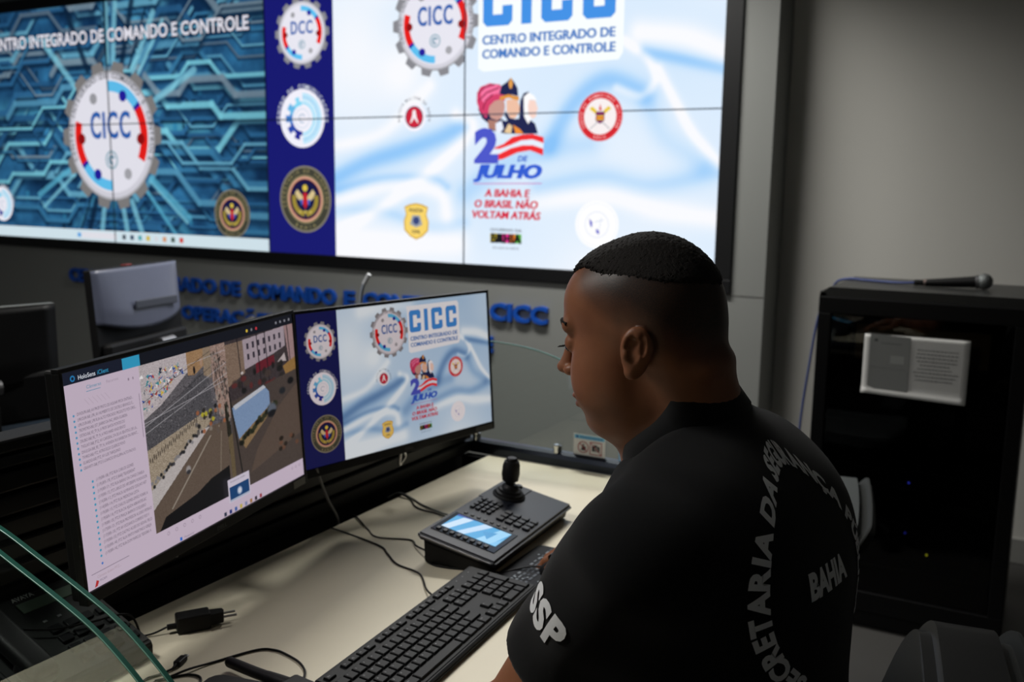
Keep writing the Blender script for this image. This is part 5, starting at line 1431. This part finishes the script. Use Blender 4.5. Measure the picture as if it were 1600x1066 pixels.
# ------------------------------------------------------------------ the man: one body surface grown from smoothly blended solids
def smin(a, b, k):
    h = np.clip(.5 + .5 * (b - a) / k, 0, 1)
    return b * (1 - h) + a * h - k * h * (1 - h)
def smax(a, b, k): return -smin(-a, -b, k)
class Solid:
    def __init__(self): self.parts = []
    def add(self, fn, c, r, k=.01, op='u', limit=None): self.parts.append((op, fn, np.array(c, float), r, k))
    def ell(self, T, c, r, k=.01, op='u', rot=None):
        """ellipsoid centred c (local to frame T) with radii r"""
        O, A = T
        R = A if rot is None else A @ rot
        cw = O + A @ np.array(c, float); rr = np.array(r, float)
        def fn(P):
            q = (P - cw) @ R
            k0 = np.sqrt(((q / rr) ** 2).sum(1)); k1 = np.sqrt(((q / rr ** 2) ** 2).sum(1))
            return k0 * (k0 - 1) / np.maximum(k1, 1e-9)
        self.add(fn, cw, rr.max(), k, op)
    def cap(self, T, a, b, r0, r1, k=.01, op='u', flat=None):
        O, A = T
        aw = O + A @ np.array(a, float); bw = O + A @ np.array(b, float)
        d = bw - aw; L = d @ d
        def fn(P):
            t = np.clip(((P - aw) @ d) / L, 0, 1)
            q = P - aw - t[:, None] * d
            return np.sqrt((q * q).sum(1)) - (r0 + (r1 - r0) * t)
        self.add(fn, (aw + bw) / 2, math.sqrt(L) / 2 + max(r0, r1), k, op)
    def half(self, p, n, k=.004):
        """keep only the side the normal n points away from"""
        p = np.array(p, float); n = np.array(n, float); n /= np.linalg.norm(n)
        self.parts.append(('i', lambda P: (P - p) @ n, None, None, k))
    def merge(self, other, k): self.parts.append(('m', other, None, None, k))
    def __call__(self, P, c, rb):
        d = np.full(len(P), .5)
        for op, fn, pc, pr, k in self.parts:
            if op == 'm':
                d = smin(d, fn(P, c, rb), k); continue
            if op == 'i':
                d = smax(d, fn(P), k); continue
            if np.linalg.norm(pc - c) > pr + rb + .04 + k: continue
            if op == 'u': d = smin(d, fn(P), k)
            else: d = smax(d, -fn(P), k)
        return d

def grow(solid, lo, hi, h, disp=None, nb=14):
    """surface nets over the boxes the surface passes through"""
    lo = np.array(lo, float); n = np.ceil((np.array(hi) - lo) / h / nb).astype(int)
    bs = nb * h
    off = np.stack(np.meshgrid(*[np.arange(nb + 1)] * 3, indexing='ij'), -1).reshape(-1, 3)
    NX = n * nb + 2
    cells, verts, quads = [], [], []
    corner = [(i, j, k) for i in (0, 1) for j in (0, 1) for k in (0, 1)]
    edges = [(a, b) for a in range(8) for b in range(a + 1, 8) if sum(abs(corner[a][q] - corner[b][q]) for q in range(3)) == 1]
    CO = np.array(corner, float)
    rb = bs * .87
    for bi in range(n[0]):
        for bj in range(n[1]):
            for bk in range(n[2]):
                base = np.array((bi, bj, bk)) * nb
                c = lo + (base + nb / 2) * h
                d0 = solid(c[None, :], c, rb)[0]
                if abs(d0) > rb * 1.25 + .012: continue
                P = lo + (off + base) * h
                D = solid(P, c, rb)
                if disp is not None: D = D + disp(P)
                D = D.reshape(nb + 1, nb + 1, nb + 1)
                if D.min() > 0 or D.max() < 0: continue
                V8 = np.stack([D[i:nb + i, j:nb + j, k:nb + k] for i, j, k in corner], -1)
                sg = V8 < 0
                act = sg.any(-1) & ~sg.all(-1)
                ijk = np.argwhere(act)
                if not len(ijk): continue
                v = V8[act]
                acc = np.zeros((len(v), 3)); cnt = np.zeros(len(v))
                for a, b in edges:
                    m = (v[:, a] < 0) != (v[:, b] < 0)
                    t = np.where(m, v[:, a] / (v[:, a] - v[:, b] + 1e-12), 0)
                    acc += np.where(m[:, None], CO[a] + t[:, None] * (CO[b] - CO[a]), 0); cnt += m
                pos = lo + (ijk + base + acc / cnt[:, None]) * h
                g = ijk + base
                cells.append((g[:, 0] * NX[1] + g[:, 1]) * NX[2] + g[:, 2]); verts.append(pos)
                for ax in range(3):
                    o1, o2 = [(1, 2), (2, 0), (0, 1)][ax]
                    sl0 = [slice(0, nb)] * 3; sl1 = [slice(0, nb)] * 3
                    sl1[ax] = slice(1, nb + 1)
                    A = D[tuple(sl0)] < 0; B = D[tuple(sl1)] < 0
                    for flag, m in ((0, A & ~B), (1, ~A & B)):
                        e = np.argwhere(m)
                        if not len(e): continue
                        e = e + base
                        u1 = np.zeros(3, int); u1[o1] = 1
                        u2 = np.zeros(3, int); u2[o2] = 1
                        q = [e - u1 - u2, e - u2, e, e - u1]
                        if flag: q = q[::-1]
                        quads.append(np.stack([(w[:, 0] * NX[1] + w[:, 1]) * NX[2] + w[:, 2] for w in q], 1))
    cells = np.concatenate(cells); verts = np.concatenate(verts); quads = np.concatenate(quads)
    order = np.argsort(cells); sc = cells[order]
    idx = np.searchsorted(sc, quads); idx = np.clip(idx, 0, len(sc) - 1)
    ok = (sc[idx] == quads).all(1)
    return verts[order], idx[ok]

def surface(name, V, Q, m, parent=None):
    me = bpy.data.meshes.new(name)
    me.vertices.add(len(V)); me.vertices.foreach_set("co", V.astype(np.float32).ravel())
    me.loops.add(Q.size); me.loops.foreach_set("vertex_index", Q.astype(np.int32).ravel())
    me.polygons.add(len(Q)); me.polygons.foreach_set("loop_start", np.arange(0, Q.size, 4, dtype=np.int32))
    me.update(calc_edges=True); me.validate()
    me.polygons.foreach_set("use_smooth", np.ones(len(me.polygons), bool))
    me.materials.append(m)
    o = bpy.data.objects.new(name, me); link(o, parent)
    return o

WORLD = (np.zeros(3), np.eye(3))
def frame(O, f, l):
    f = np.array(f, float); f /= np.linalg.norm(f)
    l = np.array(l, float); l -= f * (l @ f); l /= np.linalg.norm(l)
    return (np.array(O, float), np.stack([f, l, np.cross(f, l)], 1))
_p = math.radians(10.5); _hy = math.radians(0.0)
HEAD = frame((-.3975, 1.058, 1.2405), (-math.cos(_p) * math.cos(_hy), math.cos(_p) * math.sin(_hy), -math.sin(_p)), (-math.sin(_hy), -math.cos(_hy), 0))
HS = 1.0

def build_head(s):
    T = HEAD
    s.ell(T, (.000, 0, .046), (.085, .0755, .079), .01)             # brain case
    s.ell(T, (-.030, 0, .028), (.055, .069, .064), .02)
    s.ell(T, (.050, 0, .050), (.053, .060, .056), .02)              # forehead
    s.ell(T, (.042, 0, -.018), (.054, .060, .070), .025)            # mid face
    s.ell(T, (.034, 0, -.062), (.052, .058, .040), .025)            # jaw
    s.ell(T, (.066, 0, -.086), (.026, .032, .020), .02)             # chin
    s.ell(T, (.083, 0, -.084), (.012, .017, .012), .012)
    for y in (-1, 1):
        s.ell(T, (.052, y * .036, -.034), (.040, .027, .042), .025)  # cheeks
        s.cap(T, (.097, y * .012, .031), (.086, y * .044, .033), .0095, .0075, .014)  # brow
    s.ell(T, (.040, 0, -.090), (.042, .042, .020), .025)            # under the chin
    for y in (-1, 1):
        s.ell(T, (.106, y * .031, .013), (.015, .017, .010), .010, 's')   # eye hollows
    s.ell(T, (-.070, 0, -.030), (.016, .040, .010), .008)           # fold of the nape
    # nose
    s.cap(T, (.098, 0, .024), (.113, 0, -.010), .0075, .0090, .008)
    s.ell(T, (.1185, 0, -.0195), (.0125, .0105, .0090), .007)
    for y in (-1, 1):
        s.ell(T, (.1065, y * .0130, -.0235), (.0100, .0065, .0070), .005)
        s.ell(T, (.114, y * .0070, -.0335), (.0050, .0035, .0040), .002, 's')
    # mouth
    s.ell(T, (.090, 0, -.057), (.016, .027, .021), .012)
    s.ell(T, (.1030, 0, -.0545), (.0090, .020, .0058), .004)
    s.ell(T, (.1010, 0, -.0655), (.0090, .018, .0070), .004)
    s.ell(T, (.111, 0, -.0600), (.0085, .025, .0012), .002, 's')
    s.ell(T, (.098, 0, -.0755), (.0060, .016, .0040), .006, 's')
    for y in (-1, 1):                                                # eyelids
        s.ell(T, (.0860, y * .0315, .0115), (.0130, .0145, .0125), .003)
        s.ell(T, (.1005, y * .0325, .0080), (.0045, .0125, .0022), .0015, 's')
    # ears
    for y in (-1, 1):
        E = frame(HEAD[0] + HEAD[1] @ np.array((-.008, y * .0790, -.003)), HEAD[1] @ np.array((.90, -y * -.30, .16)) * 1.0, HEAD[1] @ np.array((.30, y * .95, .06)))
        # E axes: f forward along the ear, l outward, u up
        s.ell(E, (0, 0, 0), (.0155, .0065, .0285), .003)
        s.ell(E, (-.002, .001, .006), (.0178, .0085, .0235), .003)
        s.ell(E, (.0032, .0090, .004), (.0092, .0120, .0160), .0015, 's')
        s.ell(E, (-.0078, .0095, .010), (.0045, .0065, .0140), .0012, 's')
        s.cap(E, (-.0060, .0020, .017), (-.0045, .0030, -.006), .0030, .0034, .002)
        s.ell(E, (.0110, .004, -.002), (.0036, .0040, .0060), .002)
        s.ell(E, (.0035, .001, -.0215), (.0085, .0055, .0085), .003)
        s.ell(E, (.0045, .003, -.002), (.0045, .0090, .0065), .0015, 's')
        s.ell(T, (-.004, y * .072, -.004), (.013, .012, .020), .008)

NECKB = np.array((-.346, 1.075, 1.115))
def hand(s, wrist, d, palm, side, curls, spread, thumb=.5, k=.0035):
    """five separate fingers on a palm. d: direction wrist->knuckles, palm: where the palm faces, side=+1 if the thumb lies along cross(d,palm)"""
    F = frame(wrist, d, np.cross(d, palm) * side)
    f, l = np.array((1., 0, 0)), np.array((0, 1., 0))
    pn = F[1].T @ np.array(palm, float); pn = pn / np.linalg.norm(pn)
    s.cap(F, (-.02, 0, 0), (.015, 0, 0), .0255, .026, .012)
    for y0, y1 in ((.020, .028), (.006, .010), (-.008, -.009), (-.021, -.027)):
        s.cap(F, (.005, y0, 0), (.083, y1, -pn[2] * .002), .0130, .0110, .010)
    base = [(.086, .029), (.091, .010), (.087, -.009), (.079, -.027)]
    lens = [(.042, .026, .021), (.047, .029, .022), (.043, .027, .022), (.034, .021, .019)]
    for i, (b, L) in enumerate(zip(base, lens)):
        p = np.array((b[0], b[1], 0.0)); ang = 0.0
        sp = spread * (1.5 - i)
        rr = .0098 if i < 3 else .0085
        for j in range(3):
            ang += curls[i] * (.8, 1.0, .7)[j]
            dv = np.array((math.cos(ang) * math.cos(sp), math.cos(ang) * math.sin(sp), 0)) + pn * math.sin(ang)
            q = p + dv * L[j]
            s.cap(F, p, q, rr - .0008 * j, rr - .0008 * (j + 1), k)
            p = q
    tb = np.array((.020, .026, 0)) + pn * .008
    t1 = tb + np.array((.026, .026, 0)) + pn * .010
    t2 = t1 + (np.array((.030, .010 - .008 * thumb, 0)) + pn * .006 * thumb * 2)
    t3 = t2 + (np.array((.024, -.001 - .006 * thumb, 0)) + pn * .004 * thumb * 2)
    s.cap(F, tb, t1, .0165, .0125, .010); s.cap(F, t1, t2, .0118, .0108, .004); s.cap(F, t2, t3, .0105, .0088, .004)

# joints
L_SH, L_EL, L_WR = np.array((-.352, .895, 1.030)), np.array((-.500, .915, .797)), np.array((-.690, .775, .773))
R_SH, R_EL, R_WR = np.array((-.362, 1.265, 1.045)), np.array((-.455, 1.465, .805)), np.array((-.582, 1.462, .805))
def torso(s, o=0.0):
    """o grows (+) or shrinks (-) everything by that much"""
    T = WORLD
    s.cap(T, L_SH + (.02, .03, .005), (-.325, 1.075, 1.075), .072 + o, .066 + o, .05)
    s.cap(T, R_SH + (.02, -.03, .005), (-.325, 1.075, 1.075), .072 + o, .066 + o, .05)
    s.cap(T, (-.340, 1.072, 1.120), (-.318, .975, 1.070), .046 + o, .050 + o, .05)
    s.cap(T, (-.340, 1.075, 1.120), (-.310, 1.185, 1.080), .046 + o, .050 + o, .05)
    s.ell(T, (-.322, 1.075, .930), (.146 + o, .212 + o, .200 + o), .06)
    s.ell(T, (-.284, 1.150, 1.018), (.100 + o, .110 + o, .094 + o), .05)
    s.ell(T, (-.292, 1.075, .955), (.115 + o, .180 + o, .140 + o), .05)
    s.ell(T, (-.318, 1.075, .760), (.160 + o, .200 + o, .210 + o), .06)
    s.ell(T, (-.295, 1.075, .600), (.150 + o, .195 + o, .130 + o), .06)

body = Solid()
build_head(body)
NK = lambda x, z: HEAD[0] + HEAD[1] @ np.array((x, 0, z))
body.cap(WORLD, NK(-.024, .000), NECKB + (.004, 0, .01), .057, .060, .020)
body.cap(WORLD, NK(-.040, -.030), NECKB + (.012, 0, .010), .042, .050, .012)
body.cap(WORLD, NK(.018, -.075), NECKB + (-.035, 0, -.01), .046, .056, .024)
core = Solid(); torso(core, -.012)
body.merge(core, .03)
for SH, EL, WR in ((L_SH, L_EL, L_WR), (R_SH, R_EL, R_WR)):
    body.cap(WORLD, SH, SH + (EL - SH) * .45, .056, .054, .02)
    body.cap(WORLD, SH + (EL - SH) * .40, EL, .054, .045, .02)
    d = (WR - EL)
    body.cap(WORLD, EL, EL + d * .35, .046, .0465, .015)
    body.cap(WORLD, EL + d * .35, WR, .0465, .028, .015)
hand(body, L_WR, (-.93, -.36, -.06), (0, .05, -1), -1, (.16, .18, .2, .24), .05)
hand(body, R_WR, (-.97, .05, -.12), (-.05, 0, -1), -1, (.30, .34, .34, .36), .07)

def tone_of(V):
    """how much short dark hair the skin carries (R), lip colour (G), stubble (B)"""
    q = (V - HEAD[0]) @ HEAD[1]
    x, y, z = q[:, 0], q[:, 1], q[:, 2]
    # hairline height around the head: forehead high, temples, above the ear, nape
    ang = np.arctan2(np.abs(y), x)                     # 0 front .. pi back
    line = np.interp(ang, [0, .35, .6, .85, 1.1, 1.45, 1.62, 1.9, 2.3, 3.15], [.098, .094, .080, .056, .036, .014, .012, -.008, -.036, -.044])
    hair = np.clip((z - line) / .055, 0, 1) ** 0.8
    soft = np.clip((z - line) / .020, 0, 1)
    hair = soft * (.30 + .62 * hair ** 1.2)
    ear = (np.abs(y) > .0775) & (z < .036) & (x > -.03) & (x < .02)
    hair[ear] = 0
    hair[(z < -.12)] = 0
    lip = np.exp(-(((x - .108) / .009) ** 2 + (y / .020) ** 2 + ((z + .060) / .0085) ** 2))
    stub = np.clip(1 - np.abs(z + .075) / .05, 0, 1) * np.clip((x - .02) / .04, 0, 1) * np.clip((-.028 - z) / .02, 0, 1)
    return np.stack([hair, np.clip(lip * 1.4, 0, 1), stub, np.ones_like(hair)], 1)

def skin_material():
    m = bpy.data.materials.new("brown_skin"); m.use_nodes = True
    nt = m.node_tree; b = nt.nodes["Principled BSDF"]
    at = nt.nodes.new("ShaderNodeAttribute"); at.attribute_name = "tone"
    sp = nt.nodes.new("ShaderNodeSeparateColor"); nt.links.new(at.outputs["Color"], sp.inputs[0])
    tc = nt.nodes.new("ShaderNodeTexCoord")
    nz = nt.nodes.new("ShaderNodeTexNoise"); nz.inputs["Scale"].default_value = 45; nz.inputs["Detail"].default_value = 6
    nt.links.new(tc.outputs["Object"], nz.inputs["Vector"])
    fine = nt.nodes.new("ShaderNodeTexNoise"); fine.inputs["Scale"].default_value = 900; fine.inputs["Detail"].default_value = 2
    nt.links.new(tc.outputs["Object"], fine.inputs["Vector"])
    def mix(a, b_, fac, fixed=None):
        n = nt.nodes.new("ShaderNodeMix"); n.data_type = 'RGBA'
        for i, v in ((6, a), (7, b_)):
            if isinstance(v, tuple): n.inputs[i].default_value = v + (1,)
            else: nt.links.new(v, n.inputs[i])
        if isinstance(fac, float): n.inputs[0].default_value = fac
        else: nt.links.new(fac, n.inputs[0])
        return n.outputs[2]
    c = mix(lin((128, 80, 54)), lin((148, 96, 66)), nz.outputs["Fac"])
    c = mix(c, lin((120, 66, 58)), sp.outputs[1])
    st = nt.nodes.new("ShaderNodeMath"); st.operation = 'MULTIPLY'; nt.links.new(sp.outputs[2], st.inputs[0]); st.inputs[1].default_value = .30
    c = mix(c, lin((64, 46, 38)), st.outputs[0])
    # cropped hair: the scalp colour shows between the hairs
    th = nt.nodes.new("ShaderNodeMath"); th.operation = 'MULTIPLY_ADD'; nt.links.new(fine.outputs["Fac"], th.inputs[0]); th.inputs[1].default_value = .5; th.inputs[2].default_value = .75
    hm = nt.nodes.new("ShaderNodeMath"); hm.operation = 'MULTIPLY'; hm.use_clamp = True; nt.links.new(sp.outputs[0], hm.inputs[0]); nt.links.new(th.outputs[0], hm.inputs[1])
    c = mix(c, lin((33, 27, 24)), hm.outputs[0])
    nt.links.new(c, b.inputs["Base Color"])
    b.inputs["Roughness"].default_value = .46; b.inputs["Specular IOR Level"].default_value = .4
    b.inputs["Subsurface Weight"].default_value = .08; b.inputs["Subsurface Radius"].default_value = (.010, .004, .002); b.inputs["Subsurface Scale"].default_value = .4
    bp = nt.nodes.new("ShaderNodeBump"); bp.inputs["Strength"].default_value = .12; bp.inputs["Distance"].default_value = .001
    nt.links.new(fine.outputs["Fac"], bp.inputs["Height"]); nt.links.new(bp.outputs["Normal"], b.inputs["Normal"])
    return m
V, Q = grow(body, (-.95, .55, .45), (-.05, 1.62, 1.42), .0018)
BV_V, BV_Q = V, Q
man = surface("person", V, Q, skin_material())
at = man.data.color_attributes.new("tone", 'FLOAT_COLOR', 'POINT')
_co = np.empty(len(man.data.vertices) * 3); man.data.vertices.foreach_get("co", _co); _co = _co.reshape(-1, 3)
at.data.foreach_set("color", tone_of(_co).astype(np.float32).ravel())
tag(man, "man in a black polo shirt with SSP on the sleeve, seated facing the monitors", "person")

# hair: the longer crop on top
M_HAIR = mat("black_cropped_hair", (30, 26, 24), .75, spec=.3, var=.35, vscale=500, bump=.9, bscale=900)
hs = Solid()
hs.ell(HEAD, (.000, 0, .0475), (.0862, .0745, .0808), .01)
hs.ell(HEAD, (-.030, 0, .032), (.055, .0685, .0635), .02)
hs.ell(HEAD, (.044, 0, .057), (.0560, .0600, .0570), .02)
_hl = lambda a: None
def hair_cut(P):
    q = (P - HEAD[0]) @ HEAD[1]
    ang = np.arctan2(np.abs(q[:, 1]), q[:, 0] + .0)
    line = np.interp(ang, [0, .3, .55, .8, 1.2, 1.6, 2.2, 3.15], [.090, .092, .098, .094, .084, .078, .066, .054])
    return (line - q[:, 2]) * .8
hs.parts.append(('i', hair_cut, None, None, .010))
_hr = np.random.default_rng(5)
def hair_disp(P): return .0011 * (np.sin(P[:, 0] * 1310 + np.sin(P[:, 1] * 900) * 2) * np.sin(P[:, 1] * 1500 + P[:, 2] * 1100) ) - .0008
V, Q = grow(hs, HEAD[0] - .15, HEAD[0] + .18, .0019, hair_disp)
surface("hair", V, Q, M_HAIR, man)
# eyes and brows
BODY_T = BVHTree.FromPolygons([tuple(v) for v in BV_V], [tuple(int(i) for i in q) for q in BV_Q])
for y in (-1, 1):
    c = HEAD[0] + HEAD[1] @ np.array((.0858, y * .0318, .0100))
    bm = BM(); ball(bm, c, .0122, sub=3); obj("eye", bm, mat("eye_white", (196, 188, 180), .15), man, smooth='all')
    bm = BM(); ball(bm, c + HEAD[1] @ np.array((.0085, 0, -.0030)), .0060, sub=3); obj("iris", bm, mat("dark_iris", (30, 20, 16), .1), man, smooth='all')
    bm = BM(); pts = []
    for az, zz in ((9, .0325), (17, .0365), (27, .0395), (37, .0395), (47, .0350)):
        d_ = HEAD[1] @ np.array((math.cos(math.radians(az)), y * math.sin(math.radians(az)), 0))
        o_ = HEAD[0] + HEAD[1] @ np.array((.035, 0, zz))
        hit = BODY_T.ray_cast(Vector(o_ + d_ * .2), Vector(-d_), .3)[0]
        pts.append(np.array(hit) - d_ * .0008)
    tube(bm, pts, lambda t: .0045 * (1 - .45 * t), n=8, sm=5); obj("eyebrow", bm, M_HAIR, man, smooth='all')
    bm = BM()
    for i in range(7):
        p = HEAD[0] + HEAD[1] @ np.array((.1010 - .0012 * abs(i - 3), y * (.0225 + .003 * i), .0085))
        q = p + HEAD[1] @ np.array((.0065, y * .0012 * (i - 2), .0008))
        tube(bm, [p, q], .0004, n=5, sm=0)
    obj("eyelashes", bm, M_HAIR, man)

# polo shirt
shirt = Solid(); torso(shirt, .004)
def sleeve(SH, EL, t1, r0, r1):
    s = Solid()
    s.cap(WORLD, SH, SH + (EL - SH) * (t1 + .25), r0, r1, .01)
    d = EL - SH
    s.half(SH + d * t1, d, .003)
    s.cap(WORLD, SH + d * (t1 - .05), EL, .064, .060, .004, 's')
    shirt.merge(s, .035)
sleeve(L_SH, L_EL, .56, .073, .067)
sleeve(R_SH, R_EL, .66, .079, .078)
shirt.half((0, 0, .50), (0, 0, -1), .01)
_nb, _nd = np.array((-.345, 1.072, 1.140)), np.array((-.60, 0, .80))
shirt.parts.append(('i', lambda P: (P - _nb) @ _nd - .012, None, None, .006))
def folds(P):
    x, y, z = P[:, 0], P[:, 1], P[:, 2]
    d = .0022 * np.sin(38 * z + 22 * y + 3 * np.sin(9 * x + 4 * y)) * np.clip((.95 - z) / .2, 0, 1)
    a = (P - L_SH) @ ((L_EL - L_SH) / np.linalg.norm(L_EL - L_SH))
    r = np.sqrt(((P - L_SH) ** 2).sum(1))
    d += .0018 * np.sin(70 * a + 30 * y) * np.exp(-((r - .14) / .10) ** 2)
    d += .0025 * np.sin(30 * (z + .6 * y) + 1.0) * np.exp(-(((y - .93) / .08) ** 2 + ((z - .90) / .12) ** 2))
    return d
M_SHIRT = mat("black_pique_cotton", (14, 15, 17), .9, spec=.2, var=.08, vscale=300, bump=.25, bscale=1600, sheen=.12)
V, Q = grow(shirt, (-.62, .72, .45), (-.02, 1.55, 1.24), .0032, folds)
SH_V, SH_Q = V, Q
sh = surface("polo_shirt", V, Q, M_SHIRT, man)
# collar: a folded band around the neck
def collar():
    bm = BM(); n = 48; rows_ = []
    ax = np.array((-.52, 0, .854)); ax /= np.linalg.norm(ax)
    e1 = np.array((-ax[2], 0, ax[0])); e1 /= np.linalg.norm(e1)    # forward (towards -x) in the collar plane
    e2 = np.cross(ax, e1)
    c0 = np.array((-.362, 1.073, 1.125))
    for i in range(n + 1):
        th = math.radians(16 + (328.0) * i / n)                     # open a little at the front
        fr = math.cos(th)
        rx, ry = .076 - .012 * max(0, fr), .071
        dirv = e1 * math.cos(th) * rx + e2 * math.sin(th) * ry
        dn = dirv / np.linalg.norm(dirv)
        up = .030 - .012 * fr + .048 * max(0, -fr) ** 2
        prof = [c0 + dirv * .97 + ax * (-.012), c0 + dirv * .93 + ax * up * .6, c0 + dirv * .95 + ax * up, c0 + dirv * 1.03 + ax * (up + .002), c0 + dirv * 1.12 + ax * up * .60, c0 + dirv * 1.20 + ax * (.004 - .022 * max(0, fr)), c0 + dirv * 1.15 + ax * (-.004 - .022 * max(0, fr))]
        rows_.append([bm.verts.new(p) for p in prof])
    for a_, b_ in zip(rows_[:-1], rows_[1:]):
        for k in range(len(a_) - 1): bm.faces.new((a_[k], a_[k + 1], b_[k + 1], b_[k]))
    bm.faces.new(rows_[0]); bm.faces.new(rows_[-1][::-1])
    return bm
obj("collar", collar(), M_SHIRT, sh, smooth='all')

# print on the shirt: letters laid onto the cloth
BV = BVHTree.FromPolygons([tuple(v) for v in SH_V], [tuple(int(i) for i in q) for q in SH_Q])
M_PRINT = mat("pale_grey_shirt_print", (235, 237, 240), .7)
M_PRINT2 = mat("white_shirt_print", (225, 227, 230), .65)
def lay(name, placed, to_ray, m, parent):
    """placed: (verts, faces) in flat print space; to_ray gives origin and direction for each point"""
    bm = BM()
    for V2, F in placed:
        vs = [bm.verts.new((p[0], p[1], 0)) for p in V2]
        for f in F:
            try: bm.faces.new([vs[j] for j in f])
            except ValueError: pass
    bmesh.ops.triangulate(bm, faces=bm.faces[:])
    for _ in range(3):
        es = [e for e in bm.edges if e.calc_length() > .006]
        if not es: break
        bmesh.ops.subdivide_edges(bm, edges=es, cuts=1)
        bmesh.ops.triangulate(bm, faces=[f for f in bm.faces if len(f.verts) > 3])
    dead = []
    for v in bm.verts:
        o_, d_ = to_ray(v.co.x, v.co.y)
        hit, nrm, ix, dist = BV.ray_cast(Vector(o_), Vector(d_), 1.0)
        if hit is None: dead.append(v)
        else: v.co = hit - Vector(d_).normalized() * .0014
    if dead: bmesh.ops.delete(bm, geom=dead, context='VERTS')
    return obj(name, bm, m, parent, smooth='all')
# back: ring of letters round the spine, BAHIA in the middle; wrapped around a vertical axis inside the torso
SPX, SPY, SPZ, SPR = -.320, 1.075, 1.012, .175
def back_ray(u, v):
    a_ = u / SPR + BACK_A0
    d_ = np.array((math.cos(a_), math.sin(a_), 0))
    p = np.array((SPX, SPY, SPZ + v))
    return p + d_ * .5, -d_
BACK_A0 = math.radians(-20)
def ring_letters(s, r, a0, a1, h, bold, sx=1.0):
    out = []; w = []
    for ch in s:
        if ch == ' ': w.append(.45)
        else: w.append(glyphs(ch, bold)[0][:, 0].max() + .18)
    tot = sum(w); pos = 0
    for ch, ww in zip(s, w):
        a_ = math.radians(a0 + (a1 - a0) * (pos + ww / 2) / tot); pos += ww
        if ch == ' ': continue
        Vv, F = glyphs(ch, bold)
        P = Vv * h * np.array((sx, 1)); P = P - np.array((P[:, 0].max() / 2, h / 2))
        rot = a_ - PI / 2; c, s_ = math.cos(rot), math.sin(rot)
        out.append((np.stack([r * math.cos(a_) + P[:, 0] * c - P[:, 1] * s_, r * math.sin(a_) + P[:, 0] * s_ + P[:, 1] * c], 1), F))
    return out
RING_R = .119
pl_ = ring_letters("SECRETARIA DA SEGURANÇA PÚBLICA", RING_R, 240, -39, .0205, .05)
lay("back_ring_print", pl_, back_ray, M_PRINT, sh)
Vv, F = glyphs("BAHIA", .05); P = Vv * .024; P = P * np.array((.100 / P[:, 0].max(), 1)) - np.array((.050, .012))
lay("back_center_print", [(P, F)], back_ray, M_PRINT, sh)
# sleeve: SSP round the upper arm
_ax = (L_EL - L_SH) / np.linalg.norm(L_EL - L_SH)
_s1 = np.cross(_ax, (0, 0, 1.0)); _s1 /= np.linalg.norm(_s1); _s2 = np.cross(_s1, _ax)
SSP_A, SSP_T = math.radians(157.0), .28
def sleeve_ray(u, v):
    a_ = SSP_A + u / .080
    d_ = _s1 * math.cos(a_) + _s2 * math.sin(a_)
    p = L_SH + _ax * (SSP_T * np.linalg.norm(L_EL - L_SH) - v)
    return p + d_ * .3, -d_
Vv, F = glyphs("SSP", .05, 0.0, 3, 1.12); P = Vv * .033; P = P * np.array((.078 / P[:, 0].max(), 1)) - np.array((.039, .0165))
P[:, 0] *= 1
lay("sleeve_print", [(P, F)], sleeve_ray, M_PRINT2, sh)

# trousers and shoes
tr = Solid()
tr.ell(WORLD, (-.285, 1.075, .566), (.165, .185, .105), .04)
for y, ky in ((.975, .955), (1.175, 1.195)):
    tr.cap(WORLD, (-.28, y, .556), (-.680, ky, .550), .092, .066, .03)
    tr.cap(WORLD, (-.680, ky, .545), (-.640, ky, .12), .066, .050, .03)
tr.half((0, 0, .085), (0, 0, -1), .004)
V, Q = grow(tr, (-.80, .84, .05), (-.05, 1.32, .70), .006)
surface("trousers", V, Q, mat("black_trousers", (18, 18, 20), .85, bump=.2, bscale=900), man)
for ky in (.955, 1.195):
    sb = Solid()
    sb.cap(WORLD, (-.610, ky, .048), (-.80, ky, .036), .044, .036, .02); sb.ell(WORLD, (-.63, ky, .075), (.055, .045, .045), .02)
    sb.half((0, 0, .002), (0, 0, -1), .003)
    V, Q = grow(sb, (-.90, ky - .08, -.02), (-.5, ky + .08, .16), .005)
    surface("shoe", V, Q, mat("black_leather", (16, 16, 17), .35), man)
make_chair("black and grey office chair back at the bottom right, behind the man's back", (-.322, 1.12, 0), math.radians(98), .87, .455, M_SHELL, mat("black_leatherette", (16, 17, 20), .38, spec=.45), arms=False)

for o in man.children_recursive:
    if o.name.startswith("sleeve_print"): o["label"] = "white SSP letters on the sleeve"
    if o.name.startswith("back_ring_print"): o["label"] = "grey ring of letters on the shirt's back"
    if o.name.startswith("back_center_print"): o["label"] = "grey word BAHIA on the shirt's back"
# kinds of which there are several share a group
_groups = {"ceiling light": "recessed ceiling lamps", "chair": "office chairs", "cable": "cables on and behind the desk", "monitor": "computer monitors", "glass divider": "glass desk dividers", "clamp": "chrome clamps on the far rail", "desk": "console worktops", "sticker": "stickers on the far glass", "rail": "divider rails", "wall letters": "lines of blue wall letters"}
for o in list(COL.objects):
    if o.parent is None and o.get("category") in _groups and not o.get("group"): o["group"] = _groups[o["category"]]
